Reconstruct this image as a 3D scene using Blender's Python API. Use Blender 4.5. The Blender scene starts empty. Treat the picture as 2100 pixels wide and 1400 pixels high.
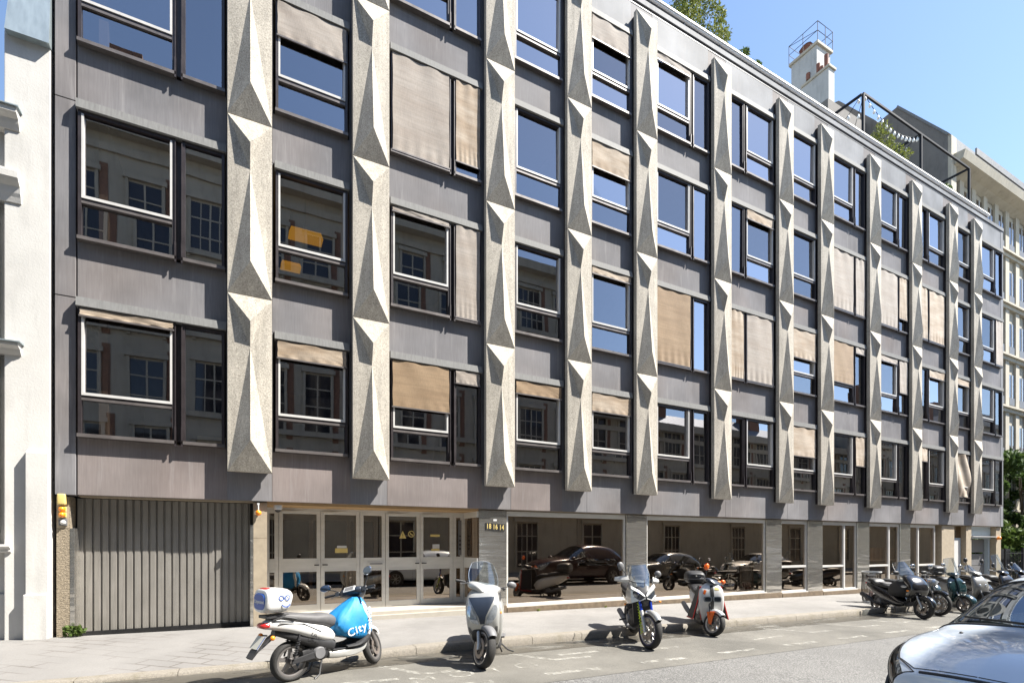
import bpy, bmesh, math, random
from mathutils import Vector, Matrix
R=math.radians; sin=math.sin; cos=math.cos; pi=math.pi
random.seed(7)
sc=bpy.context.scene; col=sc.collection
# ---------------------------------------------------------------- camera, sky, sun, exposure
cd=bpy.data.cameras.new('Camera'); cam=bpy.data.objects.new('Camera',cd); col.objects.link(cam)
cd.sensor_width=36; cd.lens=1064/2100*36; cd.shift_y=(1114-700)/2100; cd.clip_start=.05; cd.clip_end=3000
cam.location=(0,-10.73,1.5); cam.rotation_euler=(R(90),0,-R(27.7585)); sc.camera=cam
SUN=Vector((1.65,-1.0,2.45)).normalized()
w=bpy.data.worlds.new('World'); sc.world=w; w.use_nodes=True
nt=w.node_tree; bg=nt.nodes['Background']; sky=nt.nodes.new('ShaderNodeTexSky'); sky.sky_type='NISHITA'
sky.sun_disc=False; sky.sun_elevation=math.asin(SUN.z); sky.sun_rotation=math.atan2(SUN.x,SUN.y)
sky.air_density=1.0; sky.dust_density=.25; sky.ozone_density=1.0; sky.altitude=50
nt.links.new(sky.outputs[0],bg.inputs[0]); bg.inputs[1].default_value=.084
sl=bpy.data.lights.new('Sun','SUN'); sl.energy=4.8; sl.angle=R(.53); sl.color=(1,.95,.87)
so=bpy.data.objects.new('Sun',sl); col.objects.link(so); so.rotation_euler=(-SUN).to_track_quat('-Z','Y').to_euler()
sc.view_settings.view_transform='Standard'; sc.view_settings.look='None'; sc.view_settings.exposure=1.75; sc.view_settings.gamma=1
# ---------------------------------------------------------------- materials
class NT:
    def __init__(s,name):
        s.m=bpy.data.materials.new(name); s.m.use_nodes=True; s.t=s.m.node_tree; s.b=s.t.nodes['Principled BSDF']; s.out=s.t.nodes['Material Output']
    def n(s,t,**k):
        o=s.t.nodes.new('ShaderNode'+t)
        for a,v in k.items(): setattr(o,a,v)
        return o
    def l(s,a,b): s.t.links.new(a,b)
    def co(s,scale=(1,1,1),kind='Object'):
        c=s.n('TexCoord'); m=s.n('Mapping'); m.inputs['Scale'].default_value=scale; s.l(c.outputs[kind],m.inputs[0]); return m.outputs[0]
    def noise(s,sc_,det=4,rough=.6,v=None):
        n=s.n('TexNoise'); n.inputs['Scale'].default_value=sc_; n.inputs['Detail'].default_value=det; n.inputs['Roughness'].default_value=rough
        if v is not None: s.l(v,n.inputs['Vector'])
        return n.outputs['Fac']
    def ramp(s,f,stops):
        r=s.n('ValToRGB'); e=r.color_ramp.elements
        while len(e)<len(stops): e.new(.5)
        for x,(p,c) in zip(e,stops):
            x.position=p; x.color=(c,c,c,1) if isinstance(c,(int,float)) else (*c,1)
        s.l(f,r.inputs[0]); return r.outputs[0]
    def mul(s,a,b,mode='MULTIPLY',fac=1):
        m=s.n('MixRGB',blend_type=mode); m.inputs[0].default_value=fac if isinstance(fac,(int,float)) else 1
        if not isinstance(fac,(int,float)): s.l(fac,m.inputs[0])
        for i,v in ((1,a),(2,b)):
            if isinstance(v,tuple): m.inputs[i].default_value=(*v,1)
            else: s.l(v,m.inputs[i])
        return m.outputs[0]
    def bump(s,h,st=.2,dist=.01):
        b=s.n('Bump'); b.inputs['Strength'].default_value=st; b.inputs['Distance'].default_value=dist
        s.l(h,b.inputs['Height']); s.l(b.outputs[0],s.b.inputs['Normal'])
    def set(s,**k):
        for a,v in k.items():
            a={'rough':'Roughness','metal':'Metallic','coat':'Coat Weight','coatr':'Coat Roughness','ior':'IOR','trans':'Transmission Weight','alpha':'Alpha','spec':'Specular IOR Level','sheen':'Sheen Weight'}[a]
            if isinstance(v,(int,float)): s.b.inputs[a].default_value=v
            else: s.l(v,s.b.inputs[a])
        return s
    def base(s,c):
        if isinstance(c,tuple): s.b.inputs['Base Color'].default_value=(*c,1)
        else: s.l(c,s.b.inputs['Base Color'])
        return s
def mat(name,c,rough=.5,metal=0,var=.25,scale=6,bump=0,bscale=None,coat=0,stretch=(1,1,1),spec=.5):
    t=NT(name); v=t.co(stretch); f=t.noise(scale,5,.6,v)
    r=t.ramp(f,[(.25,1-var),(.75,1+var*.4)])
    t.base(t.mul(c,r)).set(rough=t.ramp(f,[(.2,min(1,rough*.85)),(.8,min(1,rough*1.2))]),metal=metal,coat=coat,spec=spec,coatr=.03)
    if bump: t.bump(t.noise(bscale or scale*4,3,.6,v),bump,.01)
    return t.m
def glossglass(name,tint,tr,refl,bump=.0):
    t=NT(name); t.t.nodes.remove(t.b)
    g=t.n('BsdfGlossy'); g.inputs['Roughness'].default_value=.0; g.inputs['Color'].default_value=(*tint,1)
    p=t.n('BsdfTransparent'); p.inputs['Color'].default_value=(*tr,1)
    lw=t.n('LayerWeight'); lw.inputs[0].default_value=.25
    m=t.n('MapRange'); m.inputs[3].default_value=refl; m.inputs[4].default_value=min(1,refl+.22); t.l(lw.outputs['Fresnel'],m.inputs[0]); oi=t.n('ObjectInfo'); t.l(t.mul(t.ramp(oi.outputs['Random'],[(0.,.78),(1.,1.)]),tint),g.inputs['Color'])
    x=t.n('MixShader'); t.l(m.outputs[0],x.inputs[0]); t.l(p.outputs[0],x.inputs[1]); t.l(g.outputs[0],x.inputs[2]); t.l(x.outputs[0],t.out.inputs[0])
    if bump:
        b=t.n('Bump'); b.inputs['Strength'].default_value=bump; b.inputs['Distance'].default_value=.02
        t.l(t.noise(1.1,1,.4,t.co()),b.inputs['Height']); t.l(b.outputs[0],g.inputs['Normal'])
    return t.m
M={}
# facade cladding: bronze metal with vertical streaks
def cladding(name,c,red):
    t=NT(name); v=t.co((14,14,.7)); f=t.noise(3,6,.65,v); big=t.noise(.9,3,.5,t.co())
    w_=t.noise(1.2,5,.7,t.co((6,6,.35)))
    r=t.mul(t.ramp(f,[(.3,.87),(.7,1.09)]),t.ramp(big,[(.3,.78),(.7,1.17)]))
    cc=t.mul(c,red,'MIX',t.ramp(t.noise(.35,2,.5,t.co()),[(.48,0.),(.68,1.)]))
    cc=t.mul(cc,r); cc=t.mul(cc,(.34,.325,.32),'MIX',t.ramp(w_,[(.56,0.),(.78,.6)]))
    t.base(cc).set(rough=t.ramp(f,[(.2,.5),(.8,.65)]),metal=.0,spec=.04); t.bump(big,.25,.02); return t.m
M['clad']=cladding('bronze_cladding',(.190,.186,.192),(.205,.185,.178))
M['cladw']=cladding('warm_bronze_cladding',(.205,.180,.172),(.215,.178,.166))
M['cladg']=cladding('grey_cladding',(.24,.245,.255),(.22,.225,.235))
M['canopy']=mat('canopy_metal',(.20,.20,.195),.6,.0,.25,4,stretch=(8,8,1),spec=.1)
M['frame']=mat('dark_frame',(.035,.028,.03),.42,.2,.3,5)
M['framel']=mat('bronze_frame',(.14,.125,.12),.4,.3,.25,5)
M['alu']=mat('white_aluminium',(.52,.51,.49),.35,.0,.12,5)
M['alug']=mat('champagne_aluminium',(.60,.585,.545),.35,.1,.12,3,stretch=(1,1,4))
M['rail']=mat('white_painted_rail',(.82,.80,.77),.4,0,.05)
M['black']=mat('matt_black',(.012,.012,.013),.5,0,.2)
def concrete():
    t=NT('aggregate_concrete'); v=t.co(); vo=t.n('TexVoronoi'); vo.inputs['Scale'].default_value=70; t.l(v,vo.inputs['Vector'])
    f=t.noise(45,3,.7,v); big=t.noise(1.3,4,.6,v); st=t.noise(2,4,.6,t.co((5,5,.4)))
    c=t.mul((.425,.39,.33),t.ramp(f,[(.3,.68),(.5,1.0),(.68,1.28)]))
    c=t.mul(c,t.ramp(vo.outputs['Color'],[(.12,.72),(.4,1.),(.85,1.1)])); c=t.mul(c,t.ramp(big,[(.3,.80),(.7,1.08)])); c=t.mul(c,t.ramp(st,[(.3,.78),(.65,1.05)]))
    t.base(c).set(rough=.85); t.bump(f,.5,.008); return t.m
M['conc']=concrete()
M['glass']=glossglass('tinted_window_glass',(.86,.86,.91),(.44,.40,.36),.33,.05)
M['shopglass']=glossglass('bronze_shop_glass',(.92,.78,.64),(.50,.38,.28),.40,.02)
M['clear']=glossglass('clear_screen',(1,1,1),(.72,.78,.82),.10)
M['smoke']=glossglass('smoked_screen',(1,1,1),(.42,.46,.48),.22)
M['railglass']=glossglass('balustrade_glass',(.8,.86,1),(.2,.28,.45),.45)
def fabric(name,c,dark):
    t=NT(name); f=t.noise(9,4,.7,t.co((30,30,1.2))); b=t.noise(1.5,4,.6,t.co((.5,.5,2.2))); h=t.noise(3,3,.6,t.co((.3,.3,9)))
    cc=t.mul(c,dark,'MIX',t.ramp(b,[(.38,0.),(.62,.85)])); cc=t.mul(cc,t.ramp(f,[(.3,.74),(.7,1.16)])); cc=t.mul(cc,t.ramp(h,[(.3,.88),(.6,1.06)]))
    t.base(cc).set(rough=.9,sheen=.2); t.bump(f,.15,.005); return t.m
M['blind']=fabric('tan_blind_fabric',(.37,.305,.235),(.24,.17,.105))
M['blindg']=fabric('grey_blind_fabric',(.30,.265,.23),(.25,.21,.175))
M['blindb']=fabric('brown_blind_fabric',(.255,.175,.10),(.20,.13,.07))
M['room']=mat('dark_interior',(.20,.18,.16),.8,0,.4,1.5)
M['roomc']=mat('interior_ceiling',(.18,.17,.155),.8,0,.2,1)
# ground materials
def asphalt(name,c,grain,bright=1.5,dirty=.25,spot=220):
    t=NT(name); v=t.co(); f=t.noise(spot,2,.8,v); big=t.noise(.55,6,.62,v); mid=t.noise(3.5,5,.65,v)
    cc=t.mul(c,t.ramp(f,[(.32,1-grain),(.5,1.),(.66,bright)])); cc=t.mul(cc,t.ramp(big,[(.3,1-dirty),(.7,1+dirty*.5)])); cc=t.mul(cc,t.ramp(mid,[(.3,.9),(.7,1.06)]))
    t.base(cc).set(rough=.85); t.bump(f,.5,.006); return t.m
M['road']=asphalt('road_asphalt',(.106,.104,.100),.7,2.0,.16,55)
M['bay']=asphalt('worn_bay_asphalt',(.115,.109,.095),.4,1.45,.42,130)
M['walk']=asphalt('pavement_asphalt',(.180,.173,.164),.24,1.25,.24)
M['ground']=mat('ground_soil',(.2,.19,.17),.9)
def setts():
    t=NT('sawn_stone_setts'); v=t.co(); b=t.n('TexBrick'); m=t.n('Mapping'); m.inputs['Rotation'].default_value=(0,0,R(38)); t.l(v,m.inputs[0]); t.l(m.outputs[0],b.inputs[0])
    b.inputs['Scale'].default_value=1; b.inputs['Brick Width'].default_value=.52; b.inputs['Row Height'].default_value=.24; b.inputs['Mortar Size'].default_value=.014
    b.inputs['Color1'].default_value=(.180,.172,.163,1); b.inputs['Color2'].default_value=(.168,.161,.153,1); b.inputs['Mortar'].default_value=(.10,.09,.08,1)
    f=t.noise(60,4,.7,v); big=t.noise(.8,5,.6,v)
    hide=t.ramp(t.noise(.7,2,.5,v),[(.40,0.),(.52,1.)])
    cc=t.mul(b.outputs[0],(.177,.170,.161),'MIX',hide)
    cc=t.mul(t.mul(cc,t.ramp(f,[(.3,.86),(.7,1.1)])),t.ramp(big,[(.3,.84),(.7,1.08)]))
    t.base(cc).set(rough=.85); return t.m
M['setts']=setts()
def kerbm():
    t=NT('granite_kerb'); v=t.co(); f=t.noise(50,4,.8,v); mo=t.noise(4,5,.7,v)
    c=t.mul((.20,.18,.15),t.ramp(f,[(.3,.6),(.7,1.3)])); c=t.mul(c,(.11,.095,.055),'MIX',t.ramp(mo,[(.5,0.),(.75,.7)]))
    t.base(c).set(rough=.8); t.bump(f,.6,.01); return t.m
M['kerb']=kerbm()
def wornpaint():
    t=NT('worn_white_paint'); v=t.co(); f=t.noise(7,6,.75,v)
    t.base((.42,.41,.37)).set(rough=.7,alpha=t.ramp(f,[(.44,0.0),(.62,.62)])); return t.m
M['paint']=wornpaint()
M['wet']=NT('wet_gutter').base((.07,.065,.055)).set(rough=.25).m
def wetg():
    t=NT('damp_gutter'); v=t.co((1,2.2,1)); f=t.noise(1.6,6,.65,v); g=t.noise(140,2,.7,t.co())
    t.base(t.mul((.085,.078,.065),t.ramp(g,[(.3,.6),(.7,1.4)]))).set(rough=.3,alpha=t.ramp(f,[(.36,.0),(.5,.85)])); return t.m
M['wet']=wetg()
M['stonec']=mat('limestone_cladding',(.33,.275,.20),.8,0,.22,9,.3,60)
def bushh():
    t=NT('bush_hammered_stone'); f=t.noise(26,3,.8,t.co((1,1,1.6)))
    t.base(t.mul((.26,.215,.155),t.ramp(f,[(.35,.55),(.65,1.2)]))).set(rough=.9); t.bump(f,.9,.03); return t.m
M['bushh']=bushh()
M['plinth']=mat('brown_stone_plinth',(.18,.135,.09),.55,0,.45,9,.15,60)
M['step']=mat('stone_step',(.36,.33,.28),.7,0,.15,5)
def steel():
    t=NT('brushed_steel'); f=t.noise(4,4,.6,t.co((.7,.7,8))); h=t.noise(2.2,2,.5,t.co((.3,.3,2.4)))
    t.base(t.mul((.60,.575,.53),t.ramp(f,[(.3,.82),(.7,1.12)]))).set(rough=.17,metal=.9); t.bump(h,.22,.06); return t.m
M['steel']=steel()
def doormetal():
    t=NT('garage_door_steel'); f=t.noise(3,5,.6,t.co((8,8,.5))); g=t.noise(1.4,4,.6,t.co())
    t.base(t.mul(t.mul((.26,.245,.222),t.ramp(f,[(.3,.85),(.7,1.1)])),t.ramp(g,[(.3,.85),(.7,1.08)]))).set(rough=.42,metal=.3); return t.m
M['door']=doormetal()
def plaster(name,c):
    t=NT(name); v=t.co(); a=t.noise(.8,6,.65,v); b=t.noise(1.2,5,.6,t.co((3,3,.5))); f=t.noise(30,3,.7,v)
    cc=t.mul(c,t.ramp(a,[(.3,.86),(.65,1.05)])); cc=t.mul(cc,t.ramp(b,[(.28,.82),(.5,1.02)]))
    t.base(cc).set(rough=.9); t.bump(f,.25,.01); return t.m
M['plaster']=plaster('white_plaster',(.50,.49,.465))
M['cream']=plaster('cream_stone',(.41,.375,.305))
M['grey_render']=plaster('grey_render',(.16,.15,.14))
M['white_render']=plaster('white_render',(.42,.42,.41))
M['zinc']=mat('zinc_roof',(.36,.42,.44),.35,.5,.2,3,stretch=(4,4,1))
M['slate']=mat('slate_roof',(.16,.165,.17),.6,0,.3,8)
M['terracotta']=mat('terracotta',(.22,.09,.06),.8,0,.3)
M['iron']=mat('dark_ironwork',(.016,.017,.021),.6,0,.2,spec=.15)
M['rust']=mat('rusted_metal',(.12,.05,.045),.7,.2,.35,9)
M['orange']=mat('orange_lens',(.9,.26,.01),.25,0,.08,coat=.5)
M['yellow']=mat('cream_yellow_plastic',(.62,.48,.17),.4,0,.12)
M['red']=mat('red_lens',(.42,.02,.02),.2,0,.1,coat=.6)
M['white']=mat('white_plastic',(.55,.55,.54),.35,0,.06,coat=.2)
M['greyp']=mat('grey_plastic',(.14,.14,.145),.45,0,.15)
M['blued']=mat('blue_grey_door',(.36,.43,.48),.4,0,.1)
M['bulb']=mat('white_bulb_glass',(.85,.85,.82),.15,0,.03)
M['yel']=mat('yellow_lampshade',(.95,.55,.02),.6,0,.05); _b=M['yel'].node_tree.nodes['Principled BSDF']; _b.inputs['Emission Color'].default_value=(1,.50,.01,1); _b.inputs['Emission Strength'].default_value=.22
def leafm(name,a,b):
    t=NT(name); oi=t.n('ObjectInfo'); f=t.noise(2.3,3,.6,t.co()); g=t.noise(14,2,.7,t.co())
    c=t.mul(a,b,'MIX',t.ramp(g,[(.35,0.),(.65,1.)])); t.base(t.mul(c,t.ramp(f,[(.3,.7),(.7,1.3)]))).set(rough=.65,spec=.25)
    tr=t.n('BsdfTranslucent'); t.l(c,tr.inputs[0]); x=t.n('MixShader'); x.inputs[0].default_value=.3
    t.l(t.b.outputs[0],x.inputs[1]); t.l(tr.outputs[0],x.inputs[2]); t.l(x.outputs[0],t.out.inputs[0]); return t.m
M['leaf']=leafm('leaf_green',(.05,.09,.018),(.10,.14,.03))
M['leafd']=leafm('leaf_dark_green',(.035,.075,.018),(.085,.13,.035))
M['leafy']=leafm('leaf_yellow_green',(.12,.17,.03),(.20,.20,.05))
M['bark']=mat('bark',(.10,.075,.05),.9,0,.3)
# ---------------------------------------------------------------- mesh toolkit
class MB:
    def __init__(s): s.v=[]; s.f=[]; s.mi=[]; s.T=None
    def add(s,vs,fs,m=0):
        o=len(s.v)
        for p in vs:
            p=Vector(p); s.v.append(s.T@p if s.T is not None else p)
        for f in fs: s.f.append(tuple(i+o for i in f)); s.mi.append(m)
        return s
    def box(s,a,b,m=0):
        x0,y0,z0=[min(p,q) for p,q in zip(a,b)]; x1,y1,z1=[max(p,q) for p,q in zip(a,b)]
        return s.add([(x0,y0,z0),(x1,y0,z0),(x1,y1,z0),(x0,y1,z0),(x0,y0,z1),(x1,y0,z1),(x1,y1,z1),(x0,y1,z1)],
              [(0,3,2,1),(4,5,6,7),(0,1,5,4),(1,2,6,5),(2,3,7,6),(3,0,4,7)],m)
    def loft(s,rings,m=0,cap=True,closed=True):
        n=len(rings[0]); vs=[p for r in rings for p in r]; fs=[]
        for i in range(len(rings)-1):
            for j in range(n if closed else n-1):
                k=(j+1)%n; fs.append((i*n+j,i*n+k,(i+1)*n+k,(i+1)*n+j))
        if cap and closed: fs.append(tuple(range(n-1,-1,-1))); fs.append(tuple((len(rings)-1)*n+j for j in range(n)))
        return s.add(vs,fs,m)
    def tube(s,pts,r,n=8,m=0,cap=True):
        pts=[Vector(p) for p in pts]; rings=[]
        rs=r if isinstance(r,(list,tuple)) else [r]*len(pts); ref=None
        for i,p in enumerate(pts):
            d=(pts[min(i+1,len(pts)-1)]-pts[max(i-1,0)]).normalized()
            if ref is None: ref=d.orthogonal().normalized()
            ref=(ref-d*ref.dot(d))
            ref=ref.normalized() if ref.length>1e-6 else d.orthogonal().normalized()
            q=d.cross(ref); rings.append([p+(ref*cos(2*pi*j/n)+q*sin(2*pi*j/n))*rs[i] for j in range(n)])
        return s.loft(rings,m,cap)
    def bar(s,a,b,w,h=None,m=0):
        a=Vector(a); b=Vector(b); d=(b-a).normalized(); up=Vector((0,0,1)) if abs(d.z)<.9 else Vector((1,0,0)); u=d.cross(up).normalized(); v=u.cross(d); h=h or w
        rg=lambda p:[p+u*w/2*i+v*h/2*j for i,j in ((-1,-1),(1,-1),(1,1),(-1,1))]
        return s.loft([rg(a),rg(b)],m)
    def lathe(s,prof,c=(0,0,0),ax='z',n=24,m=0,cap=False):
        rings=[]
        for r,h in prof:
            rg=[]
            for j in range(n):
                a=2*pi*j/n; x,y=r*cos(a),r*sin(a)
                p={'z':(x,y,h),'y':(x,h,-y),'x':(h,x,y)}[ax]; rg.append((p[0]+c[0],p[1]+c[1],p[2]+c[2]))
            rings.append(rg)
        return s.loft(rings,m,cap)
    def ell(s,c,r,n=14,k=9,m=0):
        pr=[]
        rings=[]
        for i in range(k+1):
            t=-pi/2+pi*i/k; cr=max(cos(t),.02)
            rings.append([(c[0]+r[0]*cr*cos(2*pi*j/n),c[1]+r[1]*cr*sin(2*pi*j/n),c[2]+r[2]*sin(t)) for j in range(n)])
        return s.loft(rings,m)
    # cross-sections swept along a path in the x-z plane, symmetric in y: (x,z,half width,half height,exponent)
    def sweep(s,secs,n=20,m=0,y0=0,sub=3,cap=True):
        S=spline(secs,sub) if sub>1 else [tuple(q) for q in secs]; rings=[]
        for i,(x,z,w_,h_,e) in enumerate(S):
            a=S[max(i-1,0)]; b=S[min(i+1,len(S)-1)]; d=Vector((b[0]-a[0],0,b[1]-a[1])).normalized(); up=Vector((-d.z,0,d.x))
            rg=[]
            for j in range(n):
                t=2*pi*j/n; cx,sx=cos(t),sin(t); p=2/e
                rg.append(Vector((x,y0,z))+Vector((0,1,0))*w_*math.copysign(abs(cx)**p,cx)+up*h_*math.copysign(abs(sx)**p,sx))
            rings.append(rg)
        return s.loft(rings,m,cap)
    # outline in (x,z) extruded in y with optional inset of the outer faces (rounded slab)
    def slab(s,out,y0,y1,m=0,ins=0.0):
        n=len(out); cx=sum(p[0] for p in out)/n; cz=sum(p[1] for p in out)/n
        sh=lambda k:[(cx+(x-cx)*k,cz+(z-cz)*k) for x,z in out]
        L=[(y0,1-ins),(y0+(y1-y0)*.2,1),(y1-(y1-y0)*.2,1),(y1,1-ins)] if ins else [(y0,1),(y1,1)]
        return s.loft([[(x,y,z) for x,z in sh(k)] for y,k in L],m)
    def grid(s,f,nu,nv,m=0,mfun=None):
        vs=[f(i/nu,j/nv) for i in range(nu+1) for j in range(nv+1)]
        for i in range(nu):
            for j in range(nv): pass
        fs=[(i*(nv+1)+j,(i+1)*(nv+1)+j,(i+1)*(nv+1)+j+1,i*(nv+1)+j+1) for i in range(nu) for j in range(nv)]
        return s.add(vs,fs,m)
    def xf(s,mx):
        s.v=[mx@p for p in s.v]; return s
def spline(P,sub):
    out=[]; n=len(P)
    for i in range(n-1):
        p0,p1,p2,p3=P[max(i-1,0)],P[i],P[i+1],P[min(i+2,n-1)]
        for k in range(sub):
            t=k/sub; out.append(tuple(.5*((2*b)+(-a+c)*t+(2*a-5*b+4*c-d)*t*t+(-a+3*b-3*c+d)*t**3) for a,b,c,d in zip(p0,p1,p2,p3)))
    out.append(tuple(P[-1])); return out
def build(name,mb,mats,parent=None,smooth=None,bevel=0,seg=2):
    me=bpy.data.meshes.new(name); me.from_pydata([tuple(v) for v in mb.v],[],mb.f)
    for m in (mats if isinstance(mats,(list,tuple)) else [mats]): me.materials.append(M[m] if isinstance(m,str) else m)
    me.polygons.foreach_set('material_index',mb.mi)
    bm=bmesh.new(); bm.from_mesh(me); bmesh.ops.recalc_face_normals(bm,faces=bm.faces)
    if bevel: 
        es=[e for e in bm.edges if len(e.link_faces)==2 and e.calc_face_angle(0)>.5]
        bmesh.ops.bevel(bm,geom=es,offset=bevel,segments=seg,affect='EDGES',profile=.6,clamp_overlap=True)
    bm.to_mesh(me); bm.free()
    if smooth:
        for p in me.polygons: p.use_smooth=True
        me.set_sharp_from_angle(angle=R(smooth))
    o=bpy.data.objects.new(name,me); col.objects.link(o)
    if parent: o.parent=parent
    return o
def tag(o,label=None,cat=None,group=None,kind=None):
    for k,v in (('label',label),('category',cat),('group',group),('kind',kind)):
        if v: o[k]=v
    return o
def thing(name,label,cat,loc=(0,0,0),rz=0,group=None,lean=0):
    o=bpy.data.objects.new(name,None); o.empty_display_size=.2; col.objects.link(o); o.location=loc; o.rotation_euler=(lean,0,rz)
    return tag(o,label,cat,group)
def struct(name,mb,m,**k): return tag(build(name,mb,m,**k),kind='structure')
def copy_tree(o,parent=None):
    c=o.copy(); col.objects.link(c)
    if parent: c.parent=parent
    for ch in list(o.children): copy_tree(ch,c)
    return c
def text(s,name,m,parent,mx,size=.1,ext=.001,sx=1,font=None,bold=0,align='CENTER'):
    cu=bpy.data.curves.new(name,'FONT'); cu.body=s; cu.size=size; cu.extrude=ext; cu.align_x=align; cu.align_y='CENTER'; cu.offset=bold; cu.resolution_u=4; cu.space_character=1.12
    t=bpy.data.objects.new('tmp',cu); col.objects.link(t); me=bpy.data.meshes.new_from_object(t); bpy.data.objects.remove(t)
    me.transform(mx@Matrix.Diagonal((sx,1,1,1))); me.materials.clear(); me.materials.append(M[m]); me.name=name
    o=bpy.data.objects.new(name,me); col.objects.link(o)
    if parent: o.parent=parent
    return o
def frame(o,xa,ya):   # matrix with local x axis xa, local y axis ya at origin o
    xa=Vector(xa).normalized(); ya=Vector(ya); za=xa.cross(ya).normalized(); ya=za.cross(xa)
    return Matrix(((xa.x,ya.x,za.x,o[0]),(xa.y,ya.y,za.y,o[1]),(xa.z,ya.z,za.z,o[2]),(0,0,0,1)))
KS=.0134
def gz(X): return -KS*(X+2.3)      # pavement level at the wall; the street falls to the right
def rz_(X): return gz(X)-.13       # carriageway level
# ---------------------------------------------------------------- ground
def sheet(x0,x1,y0,y1,dz,nx=1,ny=1,zf=None):
    b=MB(); b.grid(lambda u,v:(x0+(x1-x0)*u,y0+(y1-y0)*v,(zf or (lambda x,y:gz(x)))(x0+(x1-x0)*u,y0+(y1-y0)*v)+dz),nx,ny); return b
struct('ground',sheet(-150,900,-700,700,-.16),'ground')
struct('road',sheet(-90,400,-10.0,-3.0,-.13),'road')
tag(build('parking_bay_surface',sheet(-1.5,30,-5.3,-3.0,-.126),'bay'),kind='structure')
KH=lambda x:.045+.085*min(1,max(0,(x-1.2)/1.4))     # dropped kerb in front of the garage
def wz(x,y):
    d=.13-KH(x); t=min(1,max(0,(-y-.9)/1.95)); return gz(x)-d*t
struct('pavement',sheet(-60,70,-2.86,.0,0,260,12,wz),'walk')
struct('driveway_paving',sheet(-9,1.35,-2.86,-.35,.004,30,12,wz),'setts')
b=MB()
for i in range(-40,62):
    x0=i*1.02+.35; x1=x0+1.012
    p=lambda x,y,z:(x,y,z)
    t0=wz(x0,-2.86)+.006; t1=wz(x1,-2.86)+.006; g0=rz_(x0)-.02; g1=rz_(x1)-.02
    b.loft([[(x0,-3.075,g0),(x0,-3.07,t0-.03),(x0,-3.045,t0),(x0,-2.845,t0),(x0,-2.84,g0)],[(x1,-3.075,g1),(x1,-3.07,t1-.03),(x1,-3.045,t1),(x1,-2.845,t1),(x1,-2.84,g1)]])
struct('kerb',b,'kerb',smooth=50)
struct('damp_gutter',sheet(-6,26,-3.62,-3.075,-.122),'wet')
b=MB()
def mark(x0,y0,x1,y1,w_):
    d=Vector((x1-x0,y1-y0)).normalized(); n=Vector((-d.y,d.x))*w_/2
    P=[(x0+n.x,y0+n.y),(x1+n.x,y1+n.y),(x1-n.x,y1-n.y),(x0-n.x,y0-n.y)]; b.add([(x,y,rz_(x)+.008) for x,y in P],[(0,1,2,3)])
for x in (1.75,3.75,5.6,9.9,11.7,13.3): mark(x-.1,-3.5,x+.35,-4.25,.10); mark(x+.35,-4.25,x+1.0,-4.28,.10)
for i in range(9):
    x=.3+i*1.62; mark(x,-4.95,x+.85,-4.97,.12)
mark(.9,-4.3,1.75,-4.38,.1); mark(4.35,-4.0,5.1,-4.0,.1); mark(8.4,-4.35,9.3,-4.3,.09); mark(10.2,-4.3,10.9,-4.27,.1)
tag(build('bay_marking',b,'paint'),kind='structure')
b=sheet(-60,120,-16.2,-10.0,.0); struct('far_pavement',b,'walk')
for i,(ch,x,y) in enumerate((('M',2.02,-4.55),('O',2.55,-4.50),('T',3.05,-4.47),('O',3.55,-4.42))):
    o=text(ch,'road_lettering','paint',None,Matrix.Translation((x,y,rz_(x)+.010)),.42,0,1.1); tag(o,kind='structure')
# ---------------------------------------------------------------- office building
OB=thing('office_building','dark metal office block with faceted concrete piers and a glazed ground floor','building')
PW=.72; PX=[-.18,1.99,4.885,7.055,9.225,12.12,15.015,17.185,20.08,22.975,25.87,28.04]; PER=3.18; PB=2.79; SB=2.29; TOP=15.95; XL=-2.60; XR=31.49
def pier(x):
    b=MB(); b.box((x+.05,-.11,PB+.03),(x+PW-.05,.06,PB+4*PER-.03),1)
    for k in range(4):
        z0=PB+k*PER+.006; z1=PB+(k+1)*PER-.006; H=z1-z0; yf=-.22; c=x+PW/2
        V=[(x,yf,z0),(x+PW,yf,z0),(x,yf,z1),(x+PW,yf,z1),(c,yf-.165,z1-.50),(c,yf-.045,z1-.92),(c,yf-.195,z0+.54)]
        A,C,B=4,5,6
        V+=[(x,-.105,z0),(x+PW,-.105,z0),(x,-.105,z1),(x+PW,-.105,z1)]
        F=[(2,3,A),(0,1,B),(2,A,C),(2,C,0),(0,C,B),(3,C,A),(3,1,C),(1,B,C),(2,0,7,9),(3,10,8,1),(2,9,10,3),(0,1,8,7),(7,8,10,9)]
        b.add(V,F,0)
    return b
for x in PX: build('pier',pier(x),['conc','frame'],OB)
BAY=[]   # left, right of the clear bay
e=[-2.33]+[x for p in PX for x in (p,p+PW)]+[XR-.27]
for i in range(13): BAY.append((e[2*i],e[2*i+1]))
TYPE=['L','N','L','N','N','L','R','N','L','L','R','N','L']
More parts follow.
